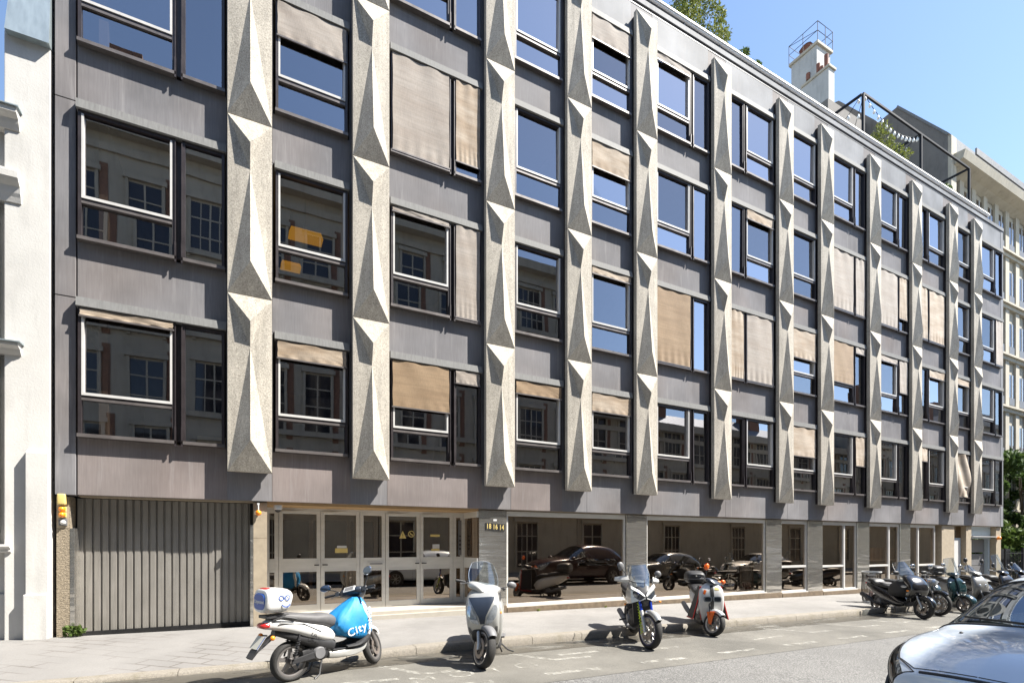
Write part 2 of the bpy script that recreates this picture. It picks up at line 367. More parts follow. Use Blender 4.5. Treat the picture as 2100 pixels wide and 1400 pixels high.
# window state per bay: per floor (main blind, side blind) as fraction drawn down
W={0:[(.03,0),(0,0),(0,0),(0,0)],1:[(.13,0),(0,0),(.30,0),(0,0)],2:[(.46,.11),(.02,1.),(1.,.88),(0,0)],3:[(.12,0),(0,0),(0,0),(0,0)],
   4:[(.2,0),(.05,0),(.30,0),(.27,0)],5:[(0,0),(1.,0),(0,0),(.06,0)],6:[(0,0),(1.,1.),(.11,0),(0,0)],7:[(.45,0),(.44,0),(0,0),(0,0)],
   8:[(0,.5),(.68,.08),(1.,1.),(0,0)],9:[(0,0),(.07,.6),(1.,.78),(0,0)],10:[(0,.24),(.12,0),(1.,1.),(0,0)],11:[(.9,0),(.1,0),(0,0),(0,0)],12:[(0,0),(0,0),(0,1.),(0,0)]}
def blind(x0,x1,zt,zb,y,parent,seed,m,tangle=False):
    rnd=random.Random(seed); a=[rnd.uniform(0,6) for _ in range(6)]; H=zt-zb; b=MB(); hem=.5+rnd.random()
    def f(u,v):
        s=max(0,(.25-v)/.25); s2=max(0,(v-.82)/.18)
        d=.005*sin(5*u+a[0]+2*v)+.002*sin(13*u+a[1]+5*v)+.007*s*sin(31*u+a[2])*hem+.008*s2*sin(14*u+a[3])
        d+=.008*max(0,u-.55)*sin(22*(v*1.1+u*1.6)+a[4])*(1.2-v)
        z=zb+H*v
        if tangle: z=zb+H*(1-(1-v)*(1-.55*u*0))-.0; d+=.05*sin(8*u+7*v)
        return (x0+(x1-x0)*u+.008*sin(11*v+a[5])*(1 if .02<u<.98 else .5),y-.006+d,z)
    b.grid(f,30,14); o=build('blind',b,m,parent,smooth=60)
    c=MB(); c.box((x0-.015,y-.018,zb-.028),(x1+.015,y+.008,zb)); build('bottom_bar',c,'framel',o)
def sash(x0,x1,z0,parent,fl,main,seed):
    """one glazed opening between x0 and x1, bottom at z0"""
    b=MB(); t=.045; y0=-.085
    b.box((x0,y0,z0+.05),(x0+t,.06,z0+2.10)); b.box((x1-t,y0,z0+.05),(x1,.06,z0+2.10)); b.box((x0+t,y0+.004,z0+2.04),(x1-t,.06,z0+2.10))
    b.box((x0-.01,y0-.03,z0),(x1+.01,.06,z0+.055),1)
    if main: b.box((x0+t,y0+.004,z0+.60),(x1-t,.05,z0+.64),1); b.box((x0+t,y0+.008,z0+.643),(x1-t,.05,z0+.675))
    w_=build('window',b,['frame','framel'],parent)
    if main:
        s=MB(); q=.032; za=z0+.678; zb=z0+2.035
        s.box((x0+t,y0-.006,za),(x1-t,.03,za+.045)); s.box((x0+t,y0-.004,za+.046),(x0+t+q,.03,zb)); s.box((x1-t-q,y0-.004,za+.046),(x1-t,.03,zb))
        build('sash',s,'alu',w_)
        g=MB(); rq=random.Random(seed).uniform; tl=rq(-.010,.010); tk=rq(-.006,.006)
        g.add([(x0+t+q,-.02,za+.045),(x1-t-q,-.02+tk,za+.045),(x1-t-q,-.02+tl+tk,zb),(x0+t+q,-.02+tl,zb)],[(0,1,2,3)]); build('pane',g,'glass',w_)
        g=MB(); g.add([(x0+t,-.03,z0+.055),(x1-t,-.03-tk,z0+.055),(x1-t,-.03-tl-tk,z0+.60),(x0+t,-.03-tl,z0+.60)],[(0,1,2,3)]); build('pane',g,'glass',w_)
    else:
        rq=random.Random(seed).uniform; tl=rq(-.012,.012); tk=rq(-.006,.006); g=MB(); g.add([(x0+t,-.03,z0+.055),(x1-t,-.03+tk,z0+.055),(x1-t,-.03+tl+tk,z0+2.04),(x0+t,-.03+tl,z0+2.04)],[(0,1,2,3)]); build('pane',g,'glass',w_)
    if fl>0:
        m='blindb' if (seed in (200,300,801,501)) else ('blind' if (seed%7)<4 else 'blindg')
        if main or fl<.99: pass
        blind(x0+.03,x1-.03,z0+2.07,z0+.07+(1-fl)*1.95,-.105,w_,seed,m,seed==1100)
    return w_
for i,(L,Rr) in enumerate(BAY):
    x0=L+.07; x1=Rr-.08
    if i==0: x0=L+.035; x1=Rr-.05
    if i==12: x0=L+.06; x1=Rr-.05
    for k in range(4):
        z=3.22+PER*k; cm='clad' if k<3 else 'cladg'
        p=MB(); p.box((L+.012,0,(z+2.25) if 1 else 0),(Rr-.012,.12,(z+PER) if k<3 else TOP-.06)); build('spandrel_panel',p,cm,OB,bevel=.006)
        c=MB(); c.loft([[(x,-.13,z+2.10),(x,-.115,z+2.245),(x,.0,z+2.262),(x,.0,z+2.085)] for x in (x0-.02,x1+.03)]); build('canopy',c,'canopy',OB)
        main,side=W[i][k]; W_=x1-x0
        if TYPE[i]=='N': sash(x0,x1,z,OB,main,True,i*100+k)
        else:
            fm=.64*W_; g=.10
            if TYPE[i]=='L': sash(x0,x0+fm,z,OB,main,True,i*100+k); sash(x0+fm+g,x1,z,OB,side,False,i*100+k+50); mx=x0+fm
            else: sash(x1-fm,x1,z,OB,main,True,i*100+k); sash(x0,x1-fm-g,z,OB,side,False,i*100+k+50); mx=x1-fm-g
            b=MB(); b.box((mx+.002,-.02,z+.05),(mx+g-.002,.05,z+2.10))
            for xx in (mx-.012,mx+g-.015): b.box((xx,-.115,z-.045),(xx+.026,-.087,z+.3)); b.box((xx+.004,-.100,z+.3),(xx+.022,-.087,z+2.05))
            build('mullion',b,'frame',OB)
    p=MB(); p.box((L+.012,0,SB),(Rr-.012,.12,3.22)); build('spandrel_panel',p,'cladw' if i<4 else 'clad',OB,bevel=.006)
# edge strips, backing behind the piers, slab edge, corner columns
b=MB()
for x in PX:
    b.box((x-.03,.004,SB+.004),(x+PW+.03,.30,TOP-.06))
build('pier_backing',b,'clad',OB)
b=MB(); b.box((XL,-.005,SB-.003),(-2.337,.25,5.47)); b.box((XL,-.005,5.485),(-2.337,.25,8.65)); b.box((XL,-.005,8.665),(-2.337,.25,11.83)); b.box((XL,-.005,11.845),(-2.337,.25,TOP))
build('corner_column',b,'clad',OB,bevel=.006)
b=MB(); b.box((XR-.262,-.005,SB-.003),(XR,.25,TOP)); build('corner_column',b,'cladg',OB,bevel=.006)
b=MB(); b.box((-2.33,.125,SB-.02),(XR-.27,.42,SB+.5),1); b.box((XL,-.004,TOP-.056),(XR,.2,TOP-.002),0); build('slab_edge',b,['black','stonec'],OB)
b=MB(); b.box((XL,.30,5.5),(XL+.15,11.5,TOP)); b.box((XR-.15,.30,SB),(XR,11.5,TOP)); b.box((XL+.01,11.3,-.6),(XR-.01,11.5,TOP-.01)); build('side_wall',b,'grey_render',OB)
b=MB(); b.box((XL-.015,-.03,TOP+.03),(XR,.22,16.13)); build('parapet',b,'cladg',OB,bevel=.01)
b=MB(); b.box((XL,.0,15.90),(XR-.2,11.4,15.94)); build('roof_terrace',b,'slate',OB)
b=MB(); b.box((XL-.015,.10,16.13),(30.15,.125,16.33)); g=build('balustrade',b,'railglass',OB)
c=MB(); x=XL+.8
while x<30: c.box((x-.02,.07,16.13),(x+.02,.10,16.34)); x+=1.45
c.box((XL-.015,.085,16.33),(30.15,.14,16.35)); build('post',c,'greyp',g)
c=MB(); c.box((XL-.015,.03,16.352),(30.19,.17,16.385)); c.loft([[(x,.0,16.397),(x,.015,16.46),(x,.15,16.575),(x,.17,16.397)] for x in (XL-.015,30.19)]); build('handrail',c,'rail',g,bevel=.01)
# interiors, one per storey
for k in range(4):
    z=3.22+PER*k; b=MB(); za,zb=z-.75,z+2.27
    b.add([(XL+.2,.31,za),(XR-.2,.31,za),(XR-.2,4.2,za),(XL+.2,4.2,za)],[(0,1,2,3)]); b.add([(XL+.2,4.2,za),(XR-.2,4.2,za),(XR-.2,4.2,zb),(XL+.2,4.2,zb)],[(0,1,2,3)])
    b.add([(XL+.2,.13,zb),(XR-.2,.13,zb),(XR-.2,4.2,zb),(XL+.2,4.2,zb)],[(0,1,2,3)],1)
    for x in PX+[XL+.2,XR-.2]: b.box((x+.3,.31,za+.01),(x+.42,4.15,zb-.01))
    build('office_floor',b,['room','roomc'],OB)
    b=MB(); b.box((XL+.3,.28,za-.12),(XR-.3,.32,z+.02)); build('inner_sill',b,'roomc',OB)
# ---- ground floor
GP=.08   # pilaster face
b=MB(); b.box((-2.60,GP,-.3),(-2.43,.9,SB-.025),0); b.box((-2.598,GP-.004,1.75),(-2.44,GP-.0005,SB-.03),1); build('stone_pilaster',b,['bushh','stonec'],OB)
b=MB(); b.box((.24,GP,-.3),(.47,1.2,SB-.025)); build('stone_pilaster',b,'stonec',OB)
for z in (.55,1.6): 
    b=MB(); b.box((.239,GP-.001,z),(.471,GP+.002,z+.008)); build('joint',b,'plinth',OB)
for q in ((-2.43,-2.37,1.75),(.185,.238,1.85)): b=MB(); b.box((q[0],GP-.006,-.2),(q[1],.45,q[2])); build('corner_guard',b,'steel',OB,bevel=.008)
# garage door of corrugated steel
b=MB(); n=23; x0,x1=-2.40,.19; y=.38; pts=[]
for i in range(n):
    x=x0+(x1-x0)*i/n; d=(x1-x0)/n; pts+=[(x,y),(x+d*.68,y),(x+d*.76,y+.03),(x+d*.93,y+.03)]
pts.append((x1,y)); rows=[.02,.42,.44,.75,SB-.03]
for i in range(len(pts)-1):
    for a,c in zip(rows[:-1],rows[1:]):
        (xa,ya),(xb,yb)=pts[i],pts[i+1]; b.add([(xa,ya,a),(xb,yb,a),(xb,yb,c),(xa,ya,c)],[(0,1,2,3)])
gd=build('garage_door',b,'door',OB)
b=MB(); b.box((x0,y-.012,-.10),(x1,y+.07,.018)); build('bottom_seal',b,'black',gd)
b=MB(); b.box((-2.45,.42,-.3),(.3,.5,SB)); build('door_backing',b,'black',gd)
b=MB(); b.box((-2.45,.32,-.2),(.2,.5,-.075)); build('threshold',b,'kerb',OB)
# entrance
DY=.9; ez=lambda x:-.02
b=MB(); b.box((.47,.10,-.35),(4.80,2.2,.085)); b.box((.47,-.02,-.35),(4.8,.10,.02)); build('entrance_step',b,'step',OB)
b=MB(); b.box((.47,.09,2.236),(4.83,DY+.3,2.30)); build('soffit',b,mat('ochre_soffit',(.42,.27,.13),.6),OB)
def pane_frame(b,x0,x1,z0,z1,y,t=.05,d=.05):
    b.box((x0,y,z0),(x0+t,y+d,z1)); b.box((x1-t,y,z0),(x1,y+d,z1)); b.box((x0+t,y,z1-t),(x1-t,y+d,z1)); b.box((x0+t,y,z0),(x1-t,y+d,z0+t))
def panel(x0,x1,name,parent,handle=0,solid_lower=False):
    b=MB(); y=DY; z0,z1=.09,2.19; m0,m1=.93,1.17; t=.075
    b.box((x0,y,z0),(x0+t,y+.05,z1)); b.box((x1-t,y,z0),(x1,y+.05,z1)); b.box((x0+t,y,z1-.07),(x1-t,y+.05,z1)); b.box((x0+t,y,z0),(x1-t,y+.05,z0+.13)); b.box((x0+t,y+.004,m0),(x1-t,y+.05,m1))
    b.box((x0+t,y-.006,m0-.02),(x1-t,y+.0,m0+.012)); b.box((x0+t,y-.006,m1-.012),(x1-t,y+.0,m1+.02))
    o=build(name,b,'alug',parent,bevel=.004)
    for a,c in ((z0+.13,m0),(m1,z1-.07)):
        g=MB(); g.add([(x0+t,y+.025,a),(x1-t,y+.025,a),(x1-t,y+.025,c),(x0+t,y+.025,c)],[(0,1,2,3)]); build('pane',g,'shopglass',o)
    if handle:
        h=MB(); hx=x1-.04 if handle>0 else x0+.04; h.tube([(hx,y,1.05),(hx,y-.05,1.05),(hx-.09*handle,y-.055,1.05)],.012); build('handle',h,'iron',o,smooth=40)
        h=MB(); h.box((x0+.05,y-.05,z1-.055),(x0+.32,y-.003,z1-.005)); h.bar((x0+.32,y-.03,z1-.02),(x0+.56,y-.02,z1+.01),.02); build('door_closer',h,'alug',o,bevel=.004)
    return o
xs=[.47,.72,1.535,2.35,2.91,3.715,4.53,4.80]
names=['side_light','entrance_door','entrance_door','side_light','entrance_door','entrance_door','side_light']; hd=[0,1,-1,0,1,-1,0]
for i in range(7): panel(xs[i]+.004,xs[i+1]-.004,names[i],OB,hd[i])
b=MB(); b.box((.47,DY-.02,2.192),(4.84,DY+.06,2.30)); build('door_head',b,'alug',OB)
b=MB(); 
for z0,z1 in ((.22,.93),(1.17,2.1)): b.add([(4.815,.12,z0),(4.815,.86,z0),(4.815,.86,z1),(4.815,.12,z1)],[(0,1,2,3)])
build('return_pane',b,'shopglass',OB)
b=MB(); b.box((4.80,.10,.93),(4.84,.87,1.17)); b.box((4.80,.10,.086),(4.84,.87,.22)); b.box((4.80,.10,2.1),(4.84,.87,2.236)); b.box((4.80,.87,.086),(4.84,.93,2.236)); build('return_frame',b,'alug',OB)
b=MB(); b.box((4.66,DY-.012,1.22),(4.74,DY+.0,2.06)); ic=build('intercom_panel',b,'greyp',OB)
b=MB()
for z in (1.35,1.45,1.55): b.box((4.68,DY-.02,z),(4.72,DY-.0121,z+.05))
b.lathe([(.0,-.012),(.022,-.02),(.022,-.012)],(4.70,DY,1.68),'y',12); build('button',b,'black',ic)
b=MB(); b.box((2.52,DY-.012,1.02),(2.88,DY+.003,1.09)); mb_=build('letterbox',b,'alug',OB); b=MB(); b.box((2.56,DY-.016,1.04),(2.84,DY-.0121,1.065)); build('flap',b,'greyp',mb_)
for x,z,w_,h_,mm in ((1.83,1.30,.26,.10,'yellow'),(1.87,1.405,.20,.05,'white'),(3.99,1.33,.20,.05,'yellow'),(4.02,1.385,.17,.10,'white'),(3.97,1.66,.23,.055,'yellow')):
    b=MB(); b.box((x,DY+.012,z),(x+w_,DY+.02,z+h_)); build('door_notice',b,mm,OB)
b=MB(); b.add([(3.23,DY+.014,1.62),(3.39,DY+.014,1.62),(3.31,DY+.014,1.79)],[(0,1,2)]); wt=build('warning_triangle',b,'yellow',OB)
b=MB(); b.box((3.304,DY+.010,1.67),(3.316,DY+.013,1.73)); b.box((3.304,DY+.010,1.645),(3.316,DY+.013,1.658)); build('exclamation_mark',b,'black',wt)
b=MB(); b.lathe([(.062,.014),(.075,.013),(.062,.012)],(3.51,DY,1.72),'y',20); b.bar((3.47,DY+.013,1.76),(3.55,DY+.013,1.68),.012); b.bar((3.48,DY+.0125,1.715),(3.54,DY+.0125,1.715),.012); build('no_smoking_sticker',b,'yellow',OB)
# lobby inside
b=MB(); b.box((.5,4.2,-.1),(30,4.3,2.4)); b.box((.47,DY+.3,-.3),(15,4.2,.02)); b.box((.5,DY+.31,2.42),(30,4.2,2.45)); b.box((4.9,.3,.0),(4.98,4.2,2.4)); b.box((15.1,.4,-.5),(30,4.2,-.2)); build('lobby',b,mat('brown_lobby',(.24,.17,.115),.7,0,.3,1.5),OB)
b=MB()
for x in (.75,1.45,1.62,2.3,2.45,2.95): b.box((x,2.2,.1),(x+.09,2.26,2.2))
b.box((.6,2.2,2.05),(3.0,2.27,2.2)); b.box((.6,2.2,.1),(3,2.27,.3)); build('inner_door',b,'alug',OB)
# steel pillars + shop windows
def spill(x0,x1):
    b=MB(); z=gz(x1); b.box((x0,GP,z+.16),(x1,.40,SB-.026)); build('steel_pillar',b,'steel',OB,bevel=.006)
for x0,x1 in ((4.842,5.55),(9.14,9.85),(14.82,15.57),(16.95,17.76),(19.85,20.61),(22.74,23.48)): spill(x0,x1)
def shop(x0,x1,mull=None,rail=None,blindz=None):
    zb=gz((x0+x1)/2)+.165; y=.12; b=MB(); t=.045; pane_frame(b,x0,x1,zb,SB-.03,y,t,.08); zt=SB-.03
    b.box((x0+t,y+.003,zt-.11),(x1-t,y+.08,zt-t)); b.box((x0-.01,y-.05,zb-.035),(x1+.01,y+.08,zb))
    zt-=.11
    if mull:
        for m in mull: b.box((m-.04,y-.012,zb+.002),(m+.04,y+.08,zt))
    if rail:
        for a,c in rail: b.box((a,y-.006,gz(x0)+.95),(c,y+.075,gz(x0)+1.02))
    o=build('shop_window',b,'alug' if not mull and x1-x0>2.5 else 'alu',OB,bevel=.003)
    g=MB(); g.add([(x0+t,y+.05,zb+t),(x1-t,y+.05,zb+t),(x1-t,y+.05,zt),(x0+t,y+.05,zt)],[(0,1,2,3)]); build('pane',g,'shopglass',o)
    if blindz:
        for a,c in blindz:
            g=MB(); g.grid(lambda u,v:(a+(c-a)*u,y+.13+.02*sin(u*70),.95+gz(x0)+.25+.45*v),40,2); build('curtain',g,'blind',o,smooth=60)
            g=MB(); g.box((a,y+.1,gz(x0)+1.16),(c,y+.12,gz(x0)+1.2)); build('curtain_rail',g,'alu',o)
    p=MB(); p.loft([[(x,.04,gz(x)-.3),(x,.04,zb-.036),(x,.4,zb-.036),(x,.4,gz(x)-.3)] for x in (x0-.01,x1+.01)]); build('plinth',p,'plinth',OB)
    return o
shop(5.56,9.13); shop(9.86,14.81); shop(15.58,16.94,None,[(15.62,16.90)]); shop(17.77,19.84,[19.08],[(17.81,19.04)]); shop(20.62,22.73,[22.0],[(20.66,21.96)],[(20.68,21.95),(22.05,22.68)]); shop(23.49,25.50,[24.15],[(24.2,25.46)])
b=MB()
for x0,x1 in ((4.842,5.55),(9.14,9.85),(14.82,15.57),(16.95,17.76),(19.85,20.61),(22.74,23.48)):
    b=MB(); b.loft([[(x,.05,gz(x)-.3),(x,.05,gz(x1)+.158),(x,.4,gz(x1)+.158),(x,.4,gz(x)-.3)] for x in (x0+.011,x1-.011)]); build('plinth',b,'plinth',OB)
# right-hand doorway and second garage
for x0,x1 in ((25.52,27.03),(28.1,28.58),(31.0,31.49)):
    b=MB(); b.box((x0+(.45 if x0<26 else 0),GP,-1),(x1,.5,SB-.026)); build('stone_pilaster',b,'stonec',OB)
b=MB(); b.box((27.04,.27,-.9),(28.09,.32,1.75)); dr=build('service_door',b,'blued',OB); b=MB(); b.box((27.04,.27,1.76),(28.09,.31,2.26)); build('transom_pane',b,'shopglass',dr)
b=MB(); b.box((27.12,.255,-.35),(27.98,.269,1.65)); build('door_leaf',b,'white',dr)
b=MB(); b.box((28.6,.28,1.72),(30.98,.33,2.27)); b.box((28.6,.26,1.72),(30.98,.279,1.77)); gd2=build('garage_door',b,'blued',OB)
b=MB()
for z in (-.5,-.05,.5,1.1): b.box((28.6,.44,z),(30.85,.48,z+.53 if z>-.1 and z<1 else z+.44 if z<0 else 1.7))
build('door_leaf',b,'greyp',gd2,bevel=.01); b=MB(); b.box((30.8,.3,-.8),(30.98,.5,1.72)); build('door_jamb',b,'blued',gd2)
b=MB(); b.loft([[(28.59,.02,1.80),(28.59,.02,1.83),(28.59,.25,1.83),(28.59,.25,1.80)],[(30.97,.02,1.80),(30.97,.02,1.83),(30.97,.25,1.83),(30.97,.25,1.80)]]); build('canopy',b,'alu',gd2)
# house numbers
hn=thing('house_number','three small black number plates reading 18 16 14 on the steel pillar','number plate',(5.0,GP,1.9))
for i,s in enumerate(('18','16','14')):
    b=MB(); b.box((i*.165,-.014,-.085),(i*.165+.158,-.001,.075)); p=build('plate',b,'black',hn); p.location.z=-i*.012
    text(s,'numeral','yellow',p,frame((i*.165+.079,-.0155,-.005),(1,0,0),(0,0,1)),.165,.001,.72,bold=.002)
st_=MB(); st_.box((5.20,GP-.004,2.02),(5.29,GP-.0005,2.065)); build('sticker',st_,'white',OB)
# beacons and camera on the wall
bc=thing('signal_beacon','cream horn over two orange flashing lamps on the stone pilaster left of the garage door','warning lights',(-2.52,GP,1.9))
b=MB(); b.sweep([(0,.235,.05,.02,4),(0,.30,.055,.055,4),(0,.37,.04,.02,4)]); b=MB(); b.box((-.055,-.10,.22),(.055,-.002,.40)); build('horn',b,'yellow',bc,bevel=.025,seg=3,smooth=40)
for z in (.155,.065):
    b=MB(); b.box((-.05,-.03,z-.04),(.05,-.002,z+.04)); h=build('lamp_housing',b,'yellow',bc,bevel=.008)
    b=MB(); b.lathe([(.001,-.10),(.025,-.095),(.042,-.07),(.045,-.03)],(.0,0,z),'y',18); build('lens',b,'orange',h,smooth=60)
b=MB(); b.box((-.05,-.03,-.11),(.06,-.002,.0)); h=build('sensor_housing',b,'greyp',bc,bevel=.006)
b=MB(); b.lathe([(.001,-.085),(.02,-.08),(.036,-.055),(.038,-.03)],(.01,0,-.06),'y',18); build('lens',b,'white',h,smooth=60)
bl=thing('orange_beacon','round orange lamp hanging on a bracket right of the corrugated garage door','beacon light',(.32,GP,2.07))
b=MB(); b.lathe([(.001,-.13),(.03,-.125),(.05,-.10),(.054,-.06),(.045,-.05)],(0,0,0),'y',20); build('lens',b,'orange',bl,smooth=60)
b=MB(); b.tube([(0,-.05,.0),(0,-.05,.17)],.012); b.box((-.02,-.06,.15),(.02,-.001,.185)); b.lathe([(.03,-.06),(.03,-.02)],(0,0,0),'y',14,cap=True); build('bracket',b,'white',bl)
sc2=thing('security_camera','white dome camera under the soffit at the left of the entrance','security camera',(.66,.16,2.235))
b=MB(); b.lathe([(.001,.0),(.075,.0),(.08,-.03),(.075,-.08),(.06,-.09)],n=20); build('housing',b,'white',sc2,smooth=40)
b=MB(); b.lathe([(.058,-.085),(.05,-.115),(.025,-.135),(.001,-.14)],n=18); build('dome',b,'black',sc2,smooth=60)
ob2=thing('orange_beacon','small orange lamp beside the right-hand grey garage','beacon light',(31.1,GP,1.75))
b=MB(); b.lathe([(.001,-.16),(.06,-.14),(.075,-.08),(.07,-.01)],(0,0,0),'y',16); build('lens',b,'orange',ob2,smooth=60)
# furniture seen through the glass
def pend(x,y,z,w_,label):
    t=thing('pendant_lamp',label,'pendant lamp',(x,y,z),0,'yellow lamps behind the first pier window')
    b=MB(); k=.86; b.loft([[(-w_,-.16,0),(w_,-.16,0),(w_,.16,0),(-w_,.16,0)],[(-w_*k,-.13,w_*.42),(w_*k,-.13,w_*.42),(w_*k,.13,w_*.42),(-w_*k,.13,w_*.42)]]); build('lamp_shade',b,'yel',t,bevel=.01)
    b=MB(); b.tube([(0,0,w_*.42),(0,0,8.60-z)],.006); build('cord',b,'black',t)
pend(1.22,.75,7.78,.33,'large yellow tapered lampshade hanging behind the window right of the first pier')
pend(.98,1.3,7.38,.20,'small yellow lampshade lower behind the window right of the first pier')
for x,y,z,w_,h_,l in ((-1.55,.55,2.47,.55,.90,'low cream filing cabinet behind the lowest left window, wide'),(-.35,.6,2.47,.34,1.05,'cream filing cabinet behind the narrow pane beside the first pier')):
    t=thing('filing_cabinet',l,'cabinet',(x,y,z)); b=MB(); b.box((-w_,0,0),(w_,.45,h_)); build('carcass',b,mat('cream_metal',(.62,.55,.36),.5),t,bevel=.01)
    b=MB()
    for j in range(3): b.box((-w_+.02,-.012,.04+j*h_/3),(w_-.02,-.001,h_/3-.03+j*h_/3))
    build('drawer',b,mat('cream_front',(.58,.5,.33),.5),t,bevel=.004)
t=thing('floor_lamp','white cone lampshade standing behind the second-storey window of the third bay','lamp',(3.45,.7,5.65))
b=MB(); b.lathe([(.17,.75),(.11,1.15)],n=20); b.lathe([(.165,.75),(.105,1.15)],n=20); build('lamp_shade',b,'white',t,smooth=50)
b=MB(); b.tube([(0,0,.02),(0,0,.8)],.012); b.lathe([(.001,.03),(.13,.02),(.14,0)],n=16); build('stand',b,'iron',t)
# ---------------------------------------------------------------- white house on the left
WH=thing('white_house','white plastered house with moulded window cornices at the left edge','building',(-4.0,0,gz(-4)))
oz=-gz(-4)
def wb(b,a,c,m=0): b.box((a[0]+4,a[1],a[2]+oz),(c[0]+4,c[1],c[2]+oz),m)
b=MB(); wb(b,(-9,.12,-.4),(-3.2,8,8.2)); wb(b,(-3.205,.0,-.4),(-2.655,9,9.42)); build('wall',b,'plaster',WH,bevel=.012)
b=MB(); wb(b,(-2.93,-.10,-.4),(-2.66,.02,2.92)); b.loft([[(-2.93+4,-.1,2.92+oz),(-2.66+4,-.1,2.92+oz),(-2.66+4,.02,2.97+oz),(-2.93+4,.02,2.97+oz)],[(-2.92+4,-.02,2.98+oz),(-2.67+4,-.02,2.98+oz),(-2.67+4,.02,2.985+oz),(-2.92+4,.02,2.985+oz)]]); build('buttress',b,'plaster',WH,bevel=.012)
b=MB(); wb(b,(-9,.06,-.4),(-2.931,.13,.72)); wb(b,(-2.955,-.125,-.4),(-2.657,.0,.71)); build('base_course',b,'plaster',WH,bevel=.015)
def cornice(z,x1,h,pr,cap):
    prof=[(.13,0),(-.02,.0),(-.04,h*.18),(-pr*.35,h*.3),(-pr*.45,h*.5),(-pr*.8,h*.62),(-pr,h*.72),(-pr,h*.92),(-pr*.98,h),(.13,h)]
    b=MB(); b.loft([[(-9+4,y,z+oz+q) for y,q in prof],[(x1+4+ -.0,y,z+oz+q) for y,q in prof]]); o=build('cornice',b,'plaster',WH)
    if cap: b=MB(); b.loft([[(x+4,y,z+oz+q) for y,q in ((.13,h+.001),(-pr-.03,h+.001),(-pr-.03,h+.018),(.13,h+.05))] for x in (-9,x1+.03)]); build('flashing',b,'zinc',o)
cornice(7.90,-3.02,.28,.16,True); cornice(6.78,-3.0,.44,.17,False); cornice(4.42,-3.0,.16,.16,True); cornice(1.36,-3.12,.13,.10,False)
b=MB(); wb(b,(-9,-.012,1.5),(-3.28,.125,6.72)); build('window_surround',b,'plaster',WH,bevel=.01)
b=MB(); wb(b,(-9,.02,-.39),(-3.31,.118,.3)); 
b=MB(); b.loft([[(.83,-.12,9.36+oz),(1.355,-.12,9.36+oz),(1.355,8,9.36+oz),(.83,8,9.36+oz)],[(.92,.03,10.9+oz),(1.355,.03,10.9+oz),(1.355,8,10.9+oz),(.92,8,10.9+oz)]]); build('zinc_cladding',b,'zinc',WH)
b=MB(); b.add([(-5,.12,8.25+oz),(.8,.12,8.25+oz),(.8,6,10+oz),(-5,6,10+oz)],[(0,1,2,3)]); build('roof',b,'zinc',WH)
# ---------------------------------------------------------------- cream building on the right with its grey party wall
CB=thing('cream_building','cream stone apartment building with rows of pilastered windows at the right edge','building',(34,3,-.5))
def cbx(b,a,c,m=0): b.box(tuple(p-q for p,q in zip(a,(34,3,-.5))),tuple(p-q for p,q in zip(c,(34,3,-.5))),m)
b=MB(); cbx(b,(34.1,3.4,-1),(75,12,22.0)); build('wall',b,'cream',CB)
b=MB()
for k in range(8): cbx(b,(34.2,3.2,19.0-3.15*k),(75,3.42,19.3-3.15*k)); cbx(b,(34.2,3.08,19.22-3.15*k),(75,3.21,19.34-3.15*k))
build('floor_band',b,'cream',CB)
b=MB()
for i in range(26):
    x=34.2+i*1.45; cbx(b,(x,3.27,-1),(x+.5,3.41,21.9))
build('pilaster',b,'cream',CB)
rest=MB()
def cwin(b,x,k): z=-3.15*k; cbx(b,(x+.08,3.33,19.5+z),(x+.80,3.39,21.4+z),0); cbx(b,(x+.44,3.30,19.5+z),(x+.5,3.331,21.4+z),1); cbx(b,(x+.09,3.29,19.5+z),(x+.79,3.332,19.95+z),2)
for i in range(26):
    for k in range(7):
        if i<11: b=MB(); cwin(b,34.72+i*1.45,k); build('window',b,['glass','white','greyp'],CB)
        else: cwin(rest,34.72+i*1.45,k)
build('far_window',rest,['glass','white','greyp'],CB)['kind']='stuff'
b=MB(); b.loft([[(x,y-3,z+.5) for y,z in ((3.38,21.75),(3.0,21.95),(2.55,22.1),(2.45,22.5),(3.6,22.6))] for x in (.2,41)]); build('cornice',b,'cream',CB)
b=MB(); cbx(b,(35.4,2.42,22.6),(75,2.5,22.95)); cbx(b,(36.0,3.6,22.5),(75,11,24.5)); build('roof',b,'slate',CB)
b=MB(); b.loft([[(x,y-3,z+.5) for y,z in ((3.13,-1),(3.13,23.7),(5.53,26.95),(6.6,26.75),(6.75,27.0),(8.9,29.8),(9.75,30.1),(13,30.2),(13,-1))] for x in (-.04,.25)]); build('party_wall',b,'grey_render',CB)
b=MB(); b.loft([[(x,y-3,z+.5) for y,z in ((3.05,23.62),(3.13,23.74),(5.53,26.98),(5.6,26.9),(3.16,23.6))] for x in (-.09,.3)]); build('coping',b,'slate',CB)
b=MB(); cbx(b,(33.95,2.97,-1),(34.5,3.125,23.5)); build('quoin_strip',b,'cream',CB)
